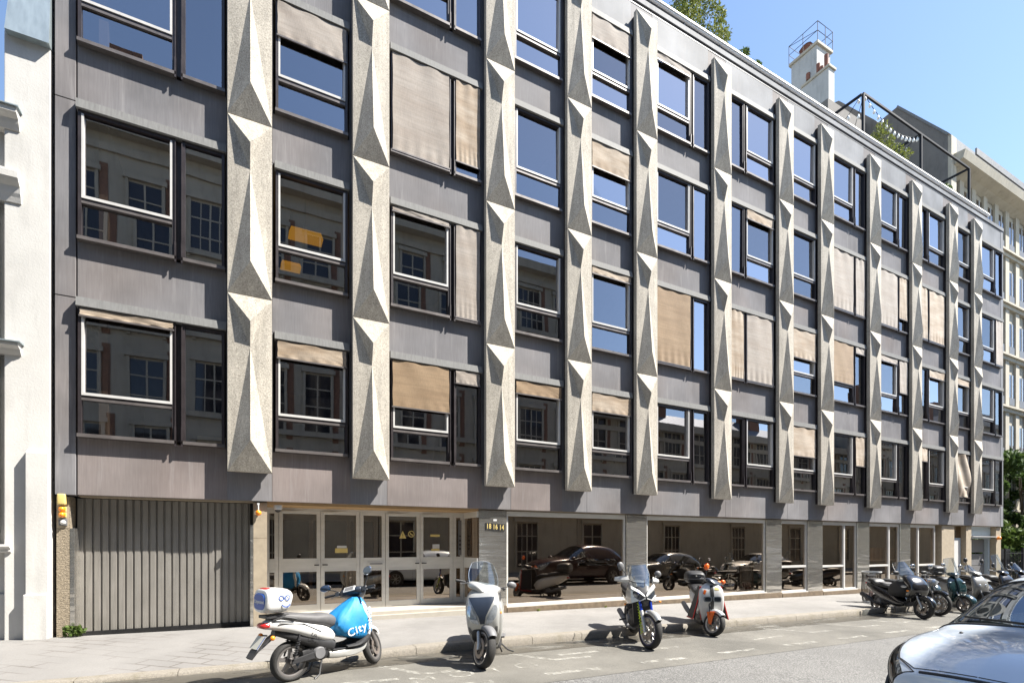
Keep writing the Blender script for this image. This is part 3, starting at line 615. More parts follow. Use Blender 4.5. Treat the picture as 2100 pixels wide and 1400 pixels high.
# chimney tower behind
CT=thing('chimney_tower','tall white rendered chimney stack with a railed top behind the roof','chimney',(30,7.3,10))
def ctx(b,a,c,m=0): b.box(tuple(p-q for p,q in zip(a,(30,7.3,10))),tuple(p-q for p,q in zip(c,(30,7.3,10))),m)
b=MB(); ctx(b,(30.2,8.0,10),(31.5,9.6,30.95)); st=build('stack',b,'white_render',CT)
b=MB(); ctx(b,(30.10,7.88,30.955),(31.62,9.72,31.12)); build('coping',b,'cream',st,bevel=.02)
b=MB(); ctx(b,(30.195,7.3,10),(30.75,8.9,29.05)); s2=build('side_stack',b,'white_render',CT)
b=MB(); ctx(b,(30.12,7.22,29.055),(30.83,8.02,29.2)); ctx(b,(30.12,8.0,29.055),(30.194,8.95,29.2)); build('coping',b,'cream',s2,bevel=.02)
for i,(y,h) in enumerate(((7.5,.75),(7.78,.28),(7.98,.6),(8.5,.4))):
    b=MB(); b.lathe([(.11,0),(.115,h),(.09,h),(.085,0)],(.30 if y<8 else .16,y-7.3,19.2),n=14,cap=False); build('chimney_pot',b,'terracotta',s2,smooth=40)
b=MB(); r=.018; X0,X1,Y0,Y1=.12,1.6,.6,2.4
for z in (21.12+.55,21.12+1.1):
    b.tube([(X0,Y0,z),(X1,Y0,z),(X1,Y1,z),(X0,Y1,z),(X0,Y0,z)],r,6)
for x,y in ((X0,Y0),(X1,Y0),(X1,Y1),(X0,Y1),((X0+X1)/2,Y0),(X0,(Y0+Y1)/2)): b.tube([(x,y,21.1),(x,y,22.22)],r,6)
b.bar((X0,Y0,21.67),(X0,Y1,22.2),.02); build('guard_rail',b,'iron',CT)
b=MB(); b.grid(lambda u,v:(.55+.6*u,1.3+.75*v,21.75-.25*(1-(2*v-1)**2)*-1*.6),6,6); b.grid(lambda u,v:(.55+.6*u,1.3+.75*v,21.79-.25*(1-(2*v-1)**2)*-1*.6),6,6)
for x,y in ((.6,1.35),(1.1,1.35),(.6,2.0),(1.1,2.0)): b.tube([(x,y,21.1),(x,y,21.8)],.02,6)
build('cowl',b,'rust',CT)
b=MB()
for z in (17.6,18.6,19.6): b.tube([(.3+.0,2.3,z),(.2,2.6,z),(.35,2.85,z),(.7,2.9,z),(.9,2.6,z),(.9,2.3,z)],.02,6)
for x,y in ((.2,2.6),(.35,2.85),(.7,2.9)): b.tube([(x,y,17),(x,y,19.6)],.016,6)
build('ladder_cage',b,'iron',CT)
# building body that carries the tower and hides nothing but sky behind the roof
b=MB(); b.box((30.1,7.28,-1),(33.9,16,27.2)); tag(build('rear_building',b,'grey_render'),'grey rendered rear block carrying the white chimney stack','building')
# ---------------------------------------------------------------- roof terrace
PG=thing('pergola','black steel pergola frame on the roof terrace','pergola',(22.3,1.2,15.95))
b=MB(); b.tube([(0,0,3.7),(9.0,0,3.7)],.055,4); b.tube([(0,5,3.7),(9,5,3.7)],.055,4); 
for x in (0,4.5,9.0): b.bar((x,.05,3.7),(x,4.95,3.7),.08)
build('beam',b,'iron',PG)
for x in (0,4.5,9.0):
    for y in (0,5): b=MB(); b.bar((x,y,0),(x,y,3.66),.09); build('post',b,'iron',PG)
FL=thing('string_lights','string of white festoon bulbs hung in sagging lines under the pergola frame','string lights',(22.3,1.2,19.6))
rn=random.Random(3); cords=MB(); bulbs=[]
def fest(a,c,sag,n):
    pts=[]
    for i in range(n+1):
        t=i/n; p=Vector(a).lerp(Vector(c),t); p.z-=sag*4*t*(1-t); pts.append(p); 
        if 0<i<n or True: bulbs.append(p)
    cords.tube(pts,.012,5)
fest((.1,.05,0),(3.2,3.4,-.1),.75,9); fest((.15,.0,0),(4.4,.1,-.05),.5,13); fest((4.45,.1,0),(3.2,3.4,-.1),.7,9); fest((.05,.2,0),(.1,3.4,-.1),.8,8)
build('cord',cords,'iron',FL)
bm_=MB(); bm_.lathe([(.02,.0),(.022,-.05),(.05,-.10),(.055,-.14),(.035,-.18),(.001,-.19)],n=10); bp=None
for p in bulbs:
    if bp is None: bp=build('bulb',bm_,'bulb',FL,smooth=60); bp.location=p
    else: q=bp.copy(); col.objects.link(q); q.location=p
# ---------------------------------------------------------------- plants
def leafcloud(b,blobs,n,size,rnd,flat=.5,asp=2.2):
    for _ in range(n):
        c,r=rnd.choice(blobs) if isinstance(blobs,list) else blobs
        while True:
            d=Vector([rnd.uniform(-1,1) for _ in range(3)])
            if d.length<=1 and d.length>.35*rnd.random(): break
        p=Vector(c)+Vector([d[i]*r[i] for i in range(3)]); s=size*rnd.uniform(.6,1.25)
        ax=(Vector([rnd.gauss(0,1) for _ in range(3)])+d*.8+Vector((0,0,.2))).normalized(); sd=ax.cross(Vector([rnd.gauss(0,1) for _ in range(3)])).normalized()
        nn=ax.cross(sd); w_=s/asp
        b.add([p-ax*s*.5,p+sd*w_*.5+nn*w_*.12,p+ax*s*.5,p-sd*w_*.5+nn*w_*.12],[(0,1,2),(0,2,3)])
def shrub(name,label,cat,loc,blobs,n,size,lm,stems,seed,group=None,asp=2.2):
    rnd=random.Random(seed); t=thing(name,label,cat,loc,0,group); b=MB(); leafcloud(b,blobs,n,size,rnd,asp=asp); build('crown',b,lm,t)
    b=MB()
    for (c,r) in stems: b.tube([(rnd.uniform(-.1,.1),rnd.uniform(-.1,.1),0),tuple(Vector(c)*.5+Vector((rnd.uniform(-.1,.1),0,.05))),c],[r,r*.7,r*.3],6)
    build('trunk',b,'bark',t); return t
rnd=random.Random(11)
bl_=[((rnd.uniform(-1.0,1.15),rnd.uniform(-.4,.5),rnd.uniform(1.3,3.3)),(rnd.uniform(.25,.5),.3,rnd.uniform(.25,.45))) for _ in range(22)]
bl_=[q for q in bl_ if q[0][2]<3.3-abs(q[0][0]-.2)*.6]
shrub('roof_shrub','large airy olive-green shrub rising over the white roof rail at the top of the picture','shrub',(12.5,.9,15.95),bl_+[((1.25,0,1.9),(.35,.2,.3)),((1.2,0,2.5),(.2,.2,.3))],5200,.10,'leafy',[((x,0,h),.03) for x,h in ((-.8,2.2),(-.3,2.8),(.3,3.0),(.8,2.4),(1.3,2.0))],5)
shrub('roof_shrub','small leafy shoot just above the roof rail, left of the pair','shrub',(14.55,.7,15.95),[((0,0,1.45),(.22,.15,.18)),((.1,0,1.6),(.1,.1,.16))],170,.12,'leaf',[((0,0,1.6),.012)],6)
shrub('roof_shrub','small leafy shoot just above the roof rail, right of the pair','shrub',(15.1,.7,15.95),[((0,0,1.35),(.25,.15,.13)),((.15,0,1.42),(.12,.1,.12))],150,.12,'leaf',[((0,0,1.5),.012)],8)
rnd=random.Random(21)
bl_=[((rnd.uniform(-1.1,1.2),rnd.uniform(-.3,.4),rnd.uniform(1.1,2.55)),(rnd.uniform(.22,.42),.3,rnd.uniform(.2,.36))) for _ in range(20)]
shrub('roof_shrub','loose silvery shrub with small yellowish leaves under the pergola','shrub',(23.9,1.0,15.95),[q for q in bl_ if q[0][2]<2.7-abs(q[0][0])*.5],2100,.12,'leafy',[((x,0,h),.02) for x,h in ((-.7,1.8),(0,2.4),(.8,1.9))],9)
shrub('roof_shrub','bright green low bush at the right end of the roof rail','shrub',(28.3,.9,15.95),[((-.5,0,1.15),(.5,.3,.3)),((.25,0,1.2),(.5,.3,.35)),((0,0,1.5),(.3,.2,.3))],1100,.15,'leaf',[((x,0,1.3),.015) for x in (-.5,0,.4)],10)
rnd=random.Random(31)
def bigtree(label,loc,h,rx,seed,lm,n):
    rnd=random.Random(seed); bl=[((rnd.uniform(-rx,rx),rnd.uniform(-1.4,1.4),rnd.uniform(.4,h-.5)),(rnd.uniform(.4,.8),.6,rnd.uniform(.35,.7))) for _ in range(26)]
    shrub('evergreen_tree',label,'tree',loc,bl,n,.38,lm,[((rnd.uniform(-rx,rx)*.6,0,h*.75),.07) for _ in range(5)],seed,'trees beyond the fence',2.6)
bigtree('dark evergreen with long glossy leaves growing against the end of the office building',(36.0,2.4,gz(36)),7.6,2.4,41,'leafd',8500)
bigtree('lower sunlit evergreen in front of the darker one behind the black fence',(38.2,.8,gz(38)),3.6,1.9,42,'leaf',4200)
bigtree('tall dark evergreen at the right edge in front of the cream building',(41.5,2.3,gz(41)),7.9,2.6,43,'leafd',8500)
bigtree('dark evergreen farthest right behind the fence',(46,2.3,gz(46)),7.4,2.8,44,'leafd',6000)
FN=thing('iron_fence','black iron railing fence in front of the evergreen trees','fence',(32.0,.1,gz(32)))
for i in range(60):
    if i%12==0: b=MB(); b.bar((i*.16,0,-.25),(i*.16,0,1.75),.07); build('post',b,'iron',FN)
b=MB()
for i in range(60): b.bar((i*.16,0,-.2),(i*.16,0,1.6),.022)
b.bar((0,0,1.5),(9.6,0,1.5),.04); b.bar((0,0,.2),(9.6,0,.2),.04); build('railing',b,'iron',FN)
b=MB(); b.box((.0,.15,-.3),(1.0,.2,1.7)); build('gate_panel',b,'iron',FN)
# weeds at the foot of the wall
def weed(x,y,seed,label,n=40,s=.09,h=.13,lm='leaf'):
    rnd=random.Random(seed); t=thing('weed',label,'weed',(x,y,gz(x))); b=MB(); leafcloud(b,[((0,0,h*.55),(h*.9,h*.5,h*.5))],n,s,rnd,asp=1.5); build('leaves',b,lm,t)
weed(-2.36,-.05,1,'green weed growing at the foot of the bush-hammered pilaster',90,.09,.17)
weed(6.35,-.03,2,'yellowish tuft of weed under the first shop window, the larger one',26,.05,.05,'leafy'); weed(8.35,-.03,3,'yellowish tuft of weed at the right end of the first shop window',20,.05,.04,'leafy')
# ---------------------------------------------------------------- far side of the street, seen in the reflections
M['win']=mat('dark_window_glass',(.03,.03,.035),.05,0,.1,spec=.8)
M['brick']=mat('red_brown_brick',(.22,.12,.08),.85,0,.3,12)
def far_house(x0,x1,h,label,wm,chim,seed):
    t=thing('far_house',label,'building',((x0+x1)/2,-16.2,-.5)); cx=(x0+x1)/2; rnd=random.Random(seed); L=x1-x0; y=0
    b=MB(); b.box((-L/2,-9,-1),(L/2,0,h)); build('wall',b,wm,t)
    b=MB(); z=4.1
    b.box((-L/2,0,3.75),(L/2,.25,4.05)); b.box((-L/2,0,h-.5),(L/2,.5,h)); b.box((-L/2,0,h-1.2),(L/2,.12,h-.9)); k=7.6
    while k<h-2: b.box((-L/2,0,k),(L/2,.18,k+.25)); k+=3.5
    build('string_course',b,wm,t)
    n=int(L/2.15); wv=MB(); fr=MB(); bp_=MB()
    for i in range(n):
        x=-L/2+(i+.5)*L/n; z=.6
        while z<h-2.2:
            if z<2 and i%3: z+=3.5; continue
            w_=(.74 if (i//2)%2 else .58) if z>2 else .7; hh=2.4 if z>2 else 2.6
            wv.box((x-w_,.015,z),(x+w_,.02,z+hh)); 
            for q in (-w_-.12,w_): fr.box((x+q,.0,z-.1),(x+q+.12,.10,z+hh+.1))
            fr.box((x-w_-.2,.0,z+hh+.1),(x+w_+.2,.16,z+hh+.3)); fr.box((x-.035,.02,z),(x+.035,.05,z+hh))
            for q in (.35,.7): fr.box((x-w_,.02,z+hh*q),(x+w_,.045,z+hh*q+.06))
            for q in ((-.5,.5) if (i//2)%2 else ()): fr.box((x+w_*q-.02,.02,z),(x+w_*q+.02,.04,z+hh))
            if z>2:
                bp_.box((x+w_+.14,.0,z-.2),(x+w_+.42,.03,z+hh+.5))
            z+=3.5
    build('window',wv,'win',t); build('window_frame',fr,'cream',t); build('brick_panel',bp_,'brick',t)
    b=MB(); b.loft([[(x,-.1,h),(x,-2.6,h+1.6),(x,-7.5,h+2.0),(x,-9,h)] for x in (-L/2,L/2)]); rf=build('roof',b,'slate',t)
    for x in chim: b=MB(); b.box((x-.6,-3,h+1),(x+.6,-2,h+4.2)); build('chimney',b,'brick',rf)
far_house(-34,6.8,19.2,'far wide stone house with tall windows across the street','cream',[0,9],1); far_house(6.85,19,18.6,'far cream stone house across the street','cream',[],2); far_house(19.05,49,10.4,'far low stone house across the street','cream',[-6,4],3); far_house(49.05,70,13.4,'far tall house with chimneys across the street','cream',[-5,3,8],4); far_house(70.05,120,16,'farthest house across the street','plaster',[0],5)
# ---------------------------------------------------------------- two-wheelers
M['tyre']=mat('tyre_rubber',(.022,.021,.02),.75,0,.4,40,.5,120)
M['rimg']=mat('grey_alloy',(.16,.15,.145),.4,.5,.15)
M['rims']=mat('silver_alloy',(.45,.44,.42),.35,.6,.15)
M['rimb']=mat('black_alloy',(.02,.02,.022),.35,.4,.15)
M['chrome']=mat('chrome',(.6,.6,.6),.12,1,.05)
M['disc']=mat('brake_disc_steel',(.30,.26,.23),.4,.7,.25,12)
M['bodyw']=mat('white_paint',(.56,.56,.55),.25,0,.05,4,coat=.6)
M['bodyg']=mat('dark_silver_paint',(.22,.22,.215),.32,.3,.1,4,coat=.5)
M['bodys']=mat('silver_paint',(.40,.40,.385),.32,.35,.08,4,coat=.5)
M['bodyk']=mat('black_paint',(.012,.012,.014),.18,0,.1,4,coat=.8)
M['bodyt']=mat('teal_paint',(.006,.026,.03),.2,0,.1,4,coat=.9)
M['blackp']=mat('black_plastic',(.025,.025,.027),.5,0,.25,14)
M['navy']=mat('navy_plastic',(.02,.028,.045),.35,0,.15)
M['seat']=mat('grey_vinyl',(.085,.083,.085),.6,0,.2,14,.15,60)
M['seatk']=mat('black_vinyl',(.02,.02,.021),.5,0,.25,14,.15,60)
M['bluec']=mat('blue_apron_cloth',(.008,.19,.44),.6,0,.16,7,.3,14)
M['bluel']=mat('royal_blue_print',(.018,.075,.32),.4,0,.05)
M['whitel']=mat('white_print',(.62,.62,.62),.5,0,.03)
M['forkb']=mat('blue_anodised_fork',(.015,.05,.40),.25,.5,.1)
M['purp']=mat('violet_rim_paint',(.03,.025,.12),.35,.3,.1)
M['orp']=mat('orange_paint',(.75,.13,.012),.3,0,.06,coat=.4)
M['cloth']=mat('black_blanket_cloth',(.02,.02,.022),.75,0,.25,9,.4,30)
M['lens']=mat('headlight_glass',(.42,.45,.48),.08,.55,.35,30,coat=1)
M['lensd']=mat('dark_headlight_glass',(.05,.06,.075),.06,.3,.4,20,coat=1)
M['mirg']=mat('mirror_glass',(.75,.82,.95),.03,1,.02)
M['neon']=mat('yellow_green_cable',(.55,.70,.02),.4,0,.05)
M['plate']=mat('number_plate_white',(.50,.49,.42),.4,0,.15,20)
M['redc']=mat('red_piping',(.55,.035,.03),.5,0,.05)
def steer(ang,L,Rw,rake=26):
    H=Vector((L-.02,0,Rw)); ax=Vector((-sin(R(rake)),0,cos(R(rake))))
    return Matrix.Translation(H)@Matrix.Rotation(R(ang),4,ax)@Matrix.Translation(-H)
def part(name,b,m,parent,T=None,**k):
    if T is not None: b.xf(T)
    return build(name,b,m,parent,**k)
def wheel(parent,x,Rw,w_,n,rm,T=None,disc=1,split=False,wire=False,rimedge=None):
    c=(x,0,Rw); ri=Rw-.062 if Rw<.28 else Rw-.068
    b=MB(); b.lathe([(ri+.004,-w_*.40),(ri-.012,-w_*.42),(ri-.028,-w_*.36),(ri-.034,-w_*.1),(ri-.034,w_*.1),(ri-.028,w_*.36),(ri-.012,w_*.42),(ri+.004,w_*.40)],c,'y',36)
    b.lathe([(.001,-.055),(.035,-.052),(.042,-.02),(.042,.02),(.035,.052),(.001,.055)],c,'y',16)
    for i in range(n):
        a=2*pi*(i//2 if split else i)/(n/2 if split else n)+.3; da=(.20 if i%2 else -.20) if split else 0
        p0=Vector((c[0]+.035*cos(a),0,c[2]+.035*sin(a))); p1=Vector((c[0]+(ri-.025)*cos(a+da),0,c[2]+(ri-.025)*sin(a+da)))
        if wire: b.tube([p0+Vector((0,.03*(-1)**i,0)),p1],.0035,5)
        else:
            d=(p1-p0).normalized(); q=Vector((-d.z,0,d.x)); wa,wb_=(.026,.017) if not split else (.016,.011)
            b.loft([[p+q*i2*ww+Vector((0,j2*tt,0)) for i2,j2 in ((-1,-1),(1,-1),(1,1),(-1,1))] for p,ww,tt in ((p0,wa,.026),(p1,wb_,.016))])
    o=part('wheel',b,rm,parent,T,smooth=35)
    b=MB(); s=w_/2; b.lathe([(ri,-s*.8),(ri+.012,-s*.95),((ri+Rw)/2,-s),(Rw-.016,-s*.80),(Rw-.004,-s*.45),(Rw,0),(Rw-.004,s*.45),(Rw-.016,s*.80),((ri+Rw)/2,s),(ri+.012,s*.95),(ri,s*.8)],c,'y',44); part('tyre',b,'tyre',o,T,smooth=60)
    if rimedge:
        b=MB()
        for sg in (-1,1): b.lathe([(ri-.008,sg*s*.86),(ri+.006,sg*s*.90),(ri+.008,sg*s*.84)],c,'y',40)
        part('rim_edge',b,rimedge,o,T,smooth=40)
    if disc:
        b=MB(); r1=ri*.66
        for yy in ([-.062] if disc==1 else [-.07,.07]): b.lathe([(r1*.62,yy-.003),(r1,yy-.003),(r1,yy+.003),(r1*.62,yy+.003),(r1*.62,yy-.003)],c,'y',30); 
        for k in range(5):
            for yy in ([-.062] if disc==1 else [-.07,.07]): a=k*1.2566; b.bar((c[0]+.03*cos(a),yy,c[2]+.03*sin(a)),(c[0]+r1*.66*cos(a),yy,c[2]+r1*.66*sin(a)),.012,.006)
        part('brake_disc',b,'disc',o,T,smooth=30)
    return o
def fender(parent,x,Rw,w_,a0,a1,m,T=None,gap=.03,name='mudguard'):
    b=MB(); secs=[]
    n=9; rings=[]
    for i in range(n+1):
        a=R(a0+(a1-a0)*i/n); r=Rw+gap; t=abs(2*i/n-1); hw=w_/2*(1-.25*t**3); rg=[]
        for y,dr in ((-1,-.045),(-.98,-.01),(-.6,.012),(0,.02),(.6,.012),(.98,-.01),(1,-.045),(.95,-.05),(.55,.004),(0,.012),(-.55,.004),(-.95,-.05)):
            rg.append((x+(r+dr)*cos(a),y*hw,Rw+(r+dr)*sin(a)))
        rings.append(rg)
    b.loft(rings); return part(name,b,m,parent,T,smooth=50)
def fork(parent,L,Rw,top,w_,m,T,low='rimg',r=.022):
    for s in (-1,1):
        b=MB(); mid=tuple((Vector((L,s*w_,Rw)).lerp(Vector((top[0],s*w_,top[1])),.5)))
        b.tube([mid,(top[0],s*w_,top[1])],r*.85,10); o=part('fork_leg',b,m,parent,T,smooth=40)
        b=MB(); b.tube([(L+.01,s*w_,Rw-.02),(L,s*w_,Rw+.04),mid],[r*1.3,r*1.25,r*1.15],10); part('slider',b,low,o,T,smooth=40)
def bars(parent,c,hw,rise,back,T,m='blackp',cover=None,grip='blackp',droop=.0):
    x,z=c; b=MB(); b.tube([(x-back,-hw,z+rise-droop),(x-back*.5,-hw*.55,z+rise),(x,-.07,z),(x,.07,z),(x-back*.5,hw*.55,z+rise),(x-back,hw,z+rise-droop)],.012,8); o=part('handlebar',b,m,parent,T,smooth=50)
    for s in (-1,1):
        b=MB(); b.tube([(x-back*.72,s*hw*.72,z+rise-droop*.4),(x-back,s*hw,z+rise-droop),(x-back-.005,s*(hw+.03),z+rise-droop-.002)],[.019,.019,.016],10); part('grip',b,grip,o,T,smooth=50)
        b=MB(); b.tube([(x-back*.55,s*hw*.6,z+rise+.002),(x-back*.5+.05,s*hw*.68,z+rise-.005),(x-back*.8+.06,s*hw*.97,z+rise-.03)],.006,6); b.box((x-back*.6-.02,s*hw*.58-.03,z+rise-.025),(x-back*.6+.03,s*hw*.58+.03,z+rise+.03)); part('lever',b,'greyp',o,T)
    return o
def mirror(parent,base,head,rx,rz,T,shell='blackp',glass='mirg',ang=0,stalk='blackp',tilt=0):
    b=MB(); b.tube([base,((base[0]+head[0])/2+.02,(base[1]+head[1])/2,(base[2]+head[2])/2+.01),head],.008,7); o=part('mirror',b,stalk,parent,T,smooth=50)
    Q=Matrix.Translation(Vector(head))@Matrix.Rotation(R(ang),4,'Z')@Matrix.Rotation(R(tilt),4,'X')
    b=MB(); b.ell((0.012,0,rz*.35),(.030,rx,rz),16,9); b.xf(Q); part('shell',b,shell,o,T,smooth=60)
    b=MB(); n=18; b.add([(-.019,.90*rx*cos(2*pi*i/n),rz*.35+.90*rz*sin(2*pi*i/n)) for i in range(n)]+[(-.012,.97*rx*cos(2*pi*i/n),rz*.35+.97*rz*sin(2*pi*i/n)) for i in range(n)],[tuple(range(n))]+[(i,(i+1)%n,n+(i+1)%n,n+i) for i in range(n)]); b.xf(Q); part('mirror_glass',b,glass,o,T)
    return o
def lamp(parent,name,c,r,m,T=None,smooth=60):
    b=MB(); b.ell(c,r,14,9); return part(name,b,m,parent,T,smooth=smooth)
def stand(parent,x,w_,dx=-.10,top=.28):
    b=MB()
    for s in (-1,1): b.tube([(x,s*.08,top),(x+dx*.7,s*w_,.05),(x+dx-.05,s*(w_+.02),.008)],.014,7)
    b.tube([(x+dx*.4,-w_*.6,.12),(x+dx*.4,w_*.6,.12)],.012,7); return part('centre_stand',b,'blackp',parent,smooth=50)
def screen(parent,f,nu,nv,m,T=None,name='windscreen',th=.005):
    b=MB(); A=[[Vector(f(u/nu,v/nv)) for v in range(nv+1)] for u in range(nu+1)]
    b.grid(lambda u,v:A[round(u*nu)][round(v*nv)],nu,nv); o=part(name,b,m,parent,T,smooth=70)
    e=MB(); e.tube([A[0][v] for v in range(nv+1)]+[A[u][nv] for u in range(1,nu+1)]+[A[nu][v] for v in range(nv-1,-1,-1)],th,6); part('screen_edge',e,'greyp' if m!='clear' else 'lens',o,T,smooth=50); return o
def topbox(parent,x,z,l,w_,h,m,strip=None,e=3.4):
    b=MB(); b.sweep([(x-l/2,z,w_*.42,h*.36,e),(x-l/2+.03,z,w_*.49,h*.46,e),(x-l*.1,z+.01,w_*.5,h*.5,e),(x+l/2-.05,z,w_*.47,h*.45,e),(x+l/2,z-.01,w_*.38,h*.32,e)],24); o=build('top_box',b,m,parent,smooth=55)
    b=MB(); b.box((x-l*.4,-w_*.3,z-h/2-.05),(x+l*.45,w_*.3,z-h/2-.012)); build('rack',b,'blackp',parent,bevel=.008)
    if strip: b=MB(); b.sweep([(x-l/2-.004,z-h*.08,w_*.43,h*.03,4),(x-l/2+.03,z-h*.08,w_*.50,h*.03,4),(x-l*.1,z-h*.08,w_*.508,h*.03,4),(x+l/2-.05,z-h*.08,w_*.475,h*.03,4),(x+l/2+.003,z-h*.08,w_*.39,h*.03,4)],24); build('seam',b,strip,o,smooth=50)
    return o
def place(t,X,Y,heading,L,roll=0):
    h=R(heading); t.location=(X-L*cos(h),Y-L*sin(h),rz_(X-L*.5*cos(h))+.0045); t.rotation_euler=(R(roll),0,h)
def engine(parent,x,z,sx=.2,sz=.12,w_=.12):
    b=MB(); b.sweep([(x-sx,z-.02,w_*.7,sz*.7,3.5),(x-sx*.3,z,w_,sz,4),(x+sx*.5,z+.02,w_,sz*.95,4),(x+sx,z+.03,w_*.7,sz*.6,3)],16); o=build('engine',b,'blackp',parent,smooth=40)
    b=MB(); b.lathe([(.07,-w_-.035),(.085,-w_-.02),(.09,-w_+.02)],(x-sx*.1,0,z),'y',18,cap=True); build('engine_cover',b,'greyp',o,smooth=40); return o
from mathutils.bvhtree import BVHTree
def drape(name,m,target,left,right,parent,nv=10,nu=14,dx=.004,ax='x'):
    """thin patch laid on the front (-x ray) of a built part; left/right: matching (y,z) border points"""
    me=target.data; bv=BVHTree.FromPolygons([v.co for v in me.vertices],[tuple(p.vertices) for p in me.polygons]); n=len(left)-1; b=MB()
    def f(u,v):
        i=min(int(u*n),n-1); q=u*n-i; p=Vector(left[i]).lerp(Vector(left[i+1]),q).lerp(Vector(right[i]).lerp(Vector(right[i+1]),q),v)
        h=bv.ray_cast(Vector((4,p.x,p.y)),Vector((-1,0,0)))[0]; return ((h.x if h else 1.0)+dx,p.x,p.y)
    b.grid(f,nu,nv); return build(name,b,m,parent,smooth=60)
# ---- white rental scooter with blue apron
def rental():
    t=thing('scooter','white electric scooter with a blue leg apron and white top box, parked before the entrance','scooter',group='scooters and motorcycles parked along the kerb'); L=1.25; Rw=.255; T=steer(33,L,Rw)
    wheel(t,0,Rw,.12,5,'rimg',disc=0); wheel(t,L,Rw-.01,.10,5,'rimg',T)
    b=MB()
    for s in (-1,1): b.loft([[(-.03,s*.10-.012,.23),(-.03,s*.10+.012,.23),(-.03,s*.10+.012,.29),(-.03,s*.10-.012,.29)],[(.42,s*.13-.015,.28),(.42,s*.13+.015,.28),(.42,s*.13+.015,.38),(.42,s*.13-.015,.38)]])
    build('swingarm',b,'blackp',t,bevel=.006)
    for s in (-1,1):
        b=MB(); b.tube([(-.01,s*.125,.30),(.06,s*.125,.60)],.012,8); b.tube([(-.005+.055*i/40+.024*cos(i*1.1),s*.125+.024*sin(i*1.1),.34+.20*i/40) for i in range(41)],.006,5); build('shock_absorber',b,'blackp',t)
    engine(t,.36,.32,.22,.12,.11)
    b=MB(); b.sweep([(-.34,.735,.055,.045,3),(-.24,.745,.095,.07,3),(-.02,.70,.145,.085,3),(.22,.625,.165,.105,3),(.42,.555,.165,.105,3),(.55,.50,.13,.07,3)],22); tp=build('tail_panel',b,'bodyw',t,smooth=50)
    b=MB(); b.sweep([(-.22,.64,.05,.03,3),(0,.58,.11,.06,3),(.24,.49,.135,.085,3),(.44,.42,.14,.09,3),(.56,.38,.13,.08,3)],18); build('under_panel',b,'blackp',t,smooth=50)
    for s in (-1,1):
        b=MB(); b.tube([(-.20,s*.118,.76),(.10,s*.152,.725),(.33,s*.168,.60)],.006,6); build('panel_line',b,'blackp',tp)
    text('Uber','lettering','blackp',tp,frame((.265,-.1715,.535),(.82,-.06,-.57),(.57,0,.82)),.075,.001,1,bold=.0012)
    b=MB(); b.sweep([(-.20,.815,.07,.02,2.6),(-.10,.825,.115,.045,2.8),(.08,.79,.15,.065,2.8),(.28,.755,.16,.07,2.8),(.44,.735,.15,.085,2.8),(.54,.69,.13,.09,2.6),(.59,.63,.09,.05,2.4)],22); build('seat',b,'seat',t,smooth=55)
    b=MB()
    for s in (-1,1): b.tube([(-.26,s*.09,.80),(-.16,s*.135,.835),(.0,s*.155,.80)],.012,8)
    build('grab_rail',b,'blackp',t,smooth=50)
    b=MB(); b.sweep([(-.395,.735,.05,.02,4),(-.36,.74,.075,.035,4),(-.30,.74,.085,.03,4)],14); build('tail_light',b,'red',t,smooth=50)
    b=MB(); b.loft([[(-.22,y,.62) for y in (-.05,.05)]+[(-.20,y,.60) for y in (.05,-.05)],[(-.46,y,.46) for y in (-.075,.075)]+[(-.44,y,.44) for y in (.075,-.075)],[(-.52,y,.38) for y in (-.06,.06)]+[(-.50,y,.36) for y in (.06,-.06)]]); ph=build('plate_holder',b,'blackp',t)
    b=MB(); F=frame((-.405,0,.545),(0,-1,0),(.60,0,.80)); b.box((-.10,-.085,0.0),(.10,.085,.004)); b.xf(F); pl=build('number_plate',b,'plate',ph)
    b=MB(); b.box((.082,-.084,.0045),(.099,.084,.006)); b.xf(F); build('blue_band',b,'bluel',pl)
    for s in (-1,1):
        lamp(t,'indicator',(-.30,s*.15,.60),(.03,.028,.03),'orange'); b=MB(); b.tube([(-.26,s*.07,.60),(-.28,s*.13,.60)],.01); build('indicator_stem',b,'blackp',t)
    b=MB(); b.sweep([(.48,.27,.13,.05,5),(.60,.265,.165,.055,5),(.85,.265,.17,.055,5),(1.0,.30,.155,.045,4),(1.06,.36,.12,.03,4)],20); build('floorboard',b,'bodys',t,smooth=40)
    b=MB(); b.box((.52,-.15,.322),(.98,.15,.336)); build('foot_mat',b,'blackp',t,bevel=.005)
    b=MB(); b.sweep([(1.02,.33,.15,.02,4),(1.07,.46,.175,.035,4),(1.06,.64,.19,.05,3.4),(1.02,.82,.17,.055,3),(.985,.94,.09,.04,3)],20); build('leg_shield',b,'bodyw',t,smooth=50)
    # apron: cloth hanging from the bar ends over the rider's knees
    rnd=random.Random(4)
    def apr(lvl):
        z,xr,xf,hw=lvl; rg=[]
        for j in range(40):
            a=2*pi*j/40; cx=math.copysign(abs(cos(a))**.7,cos(a)); sy=math.copysign(abs(sin(a))**.75,sin(a))
            wv=1+.06*sin(5*a+z*9)*(1.1-z)*1.6+.035*sin(11*a+z*14)+.02*sin(17*a-z*23)
            dz=-.22*cos(a-.3)*max(0,.95-z)*.5
            rg.append(((xr+xf)/2+(xf-xr)/2*cx*wv,hw*sy*wv,z+dz-(.16*max(0,cos(a))*max(0,.75-z))*0))
        return rg
    b=MB(); lv=[(.43,.70,1.03,.15),(.46,.58,1.10,.195),(.55,.52,1.14,.22),(.66,.53,1.155,.215),(.77,.62,1.14,.185),(.87,.75,1.10,.14),(.95,.86,1.05,.09),(.985,.90,1.02,.045)]
    b.loft([apr(q) for q in spline(lv,3)]); ap=build('apron',b,'bluec',t,smooth=60)
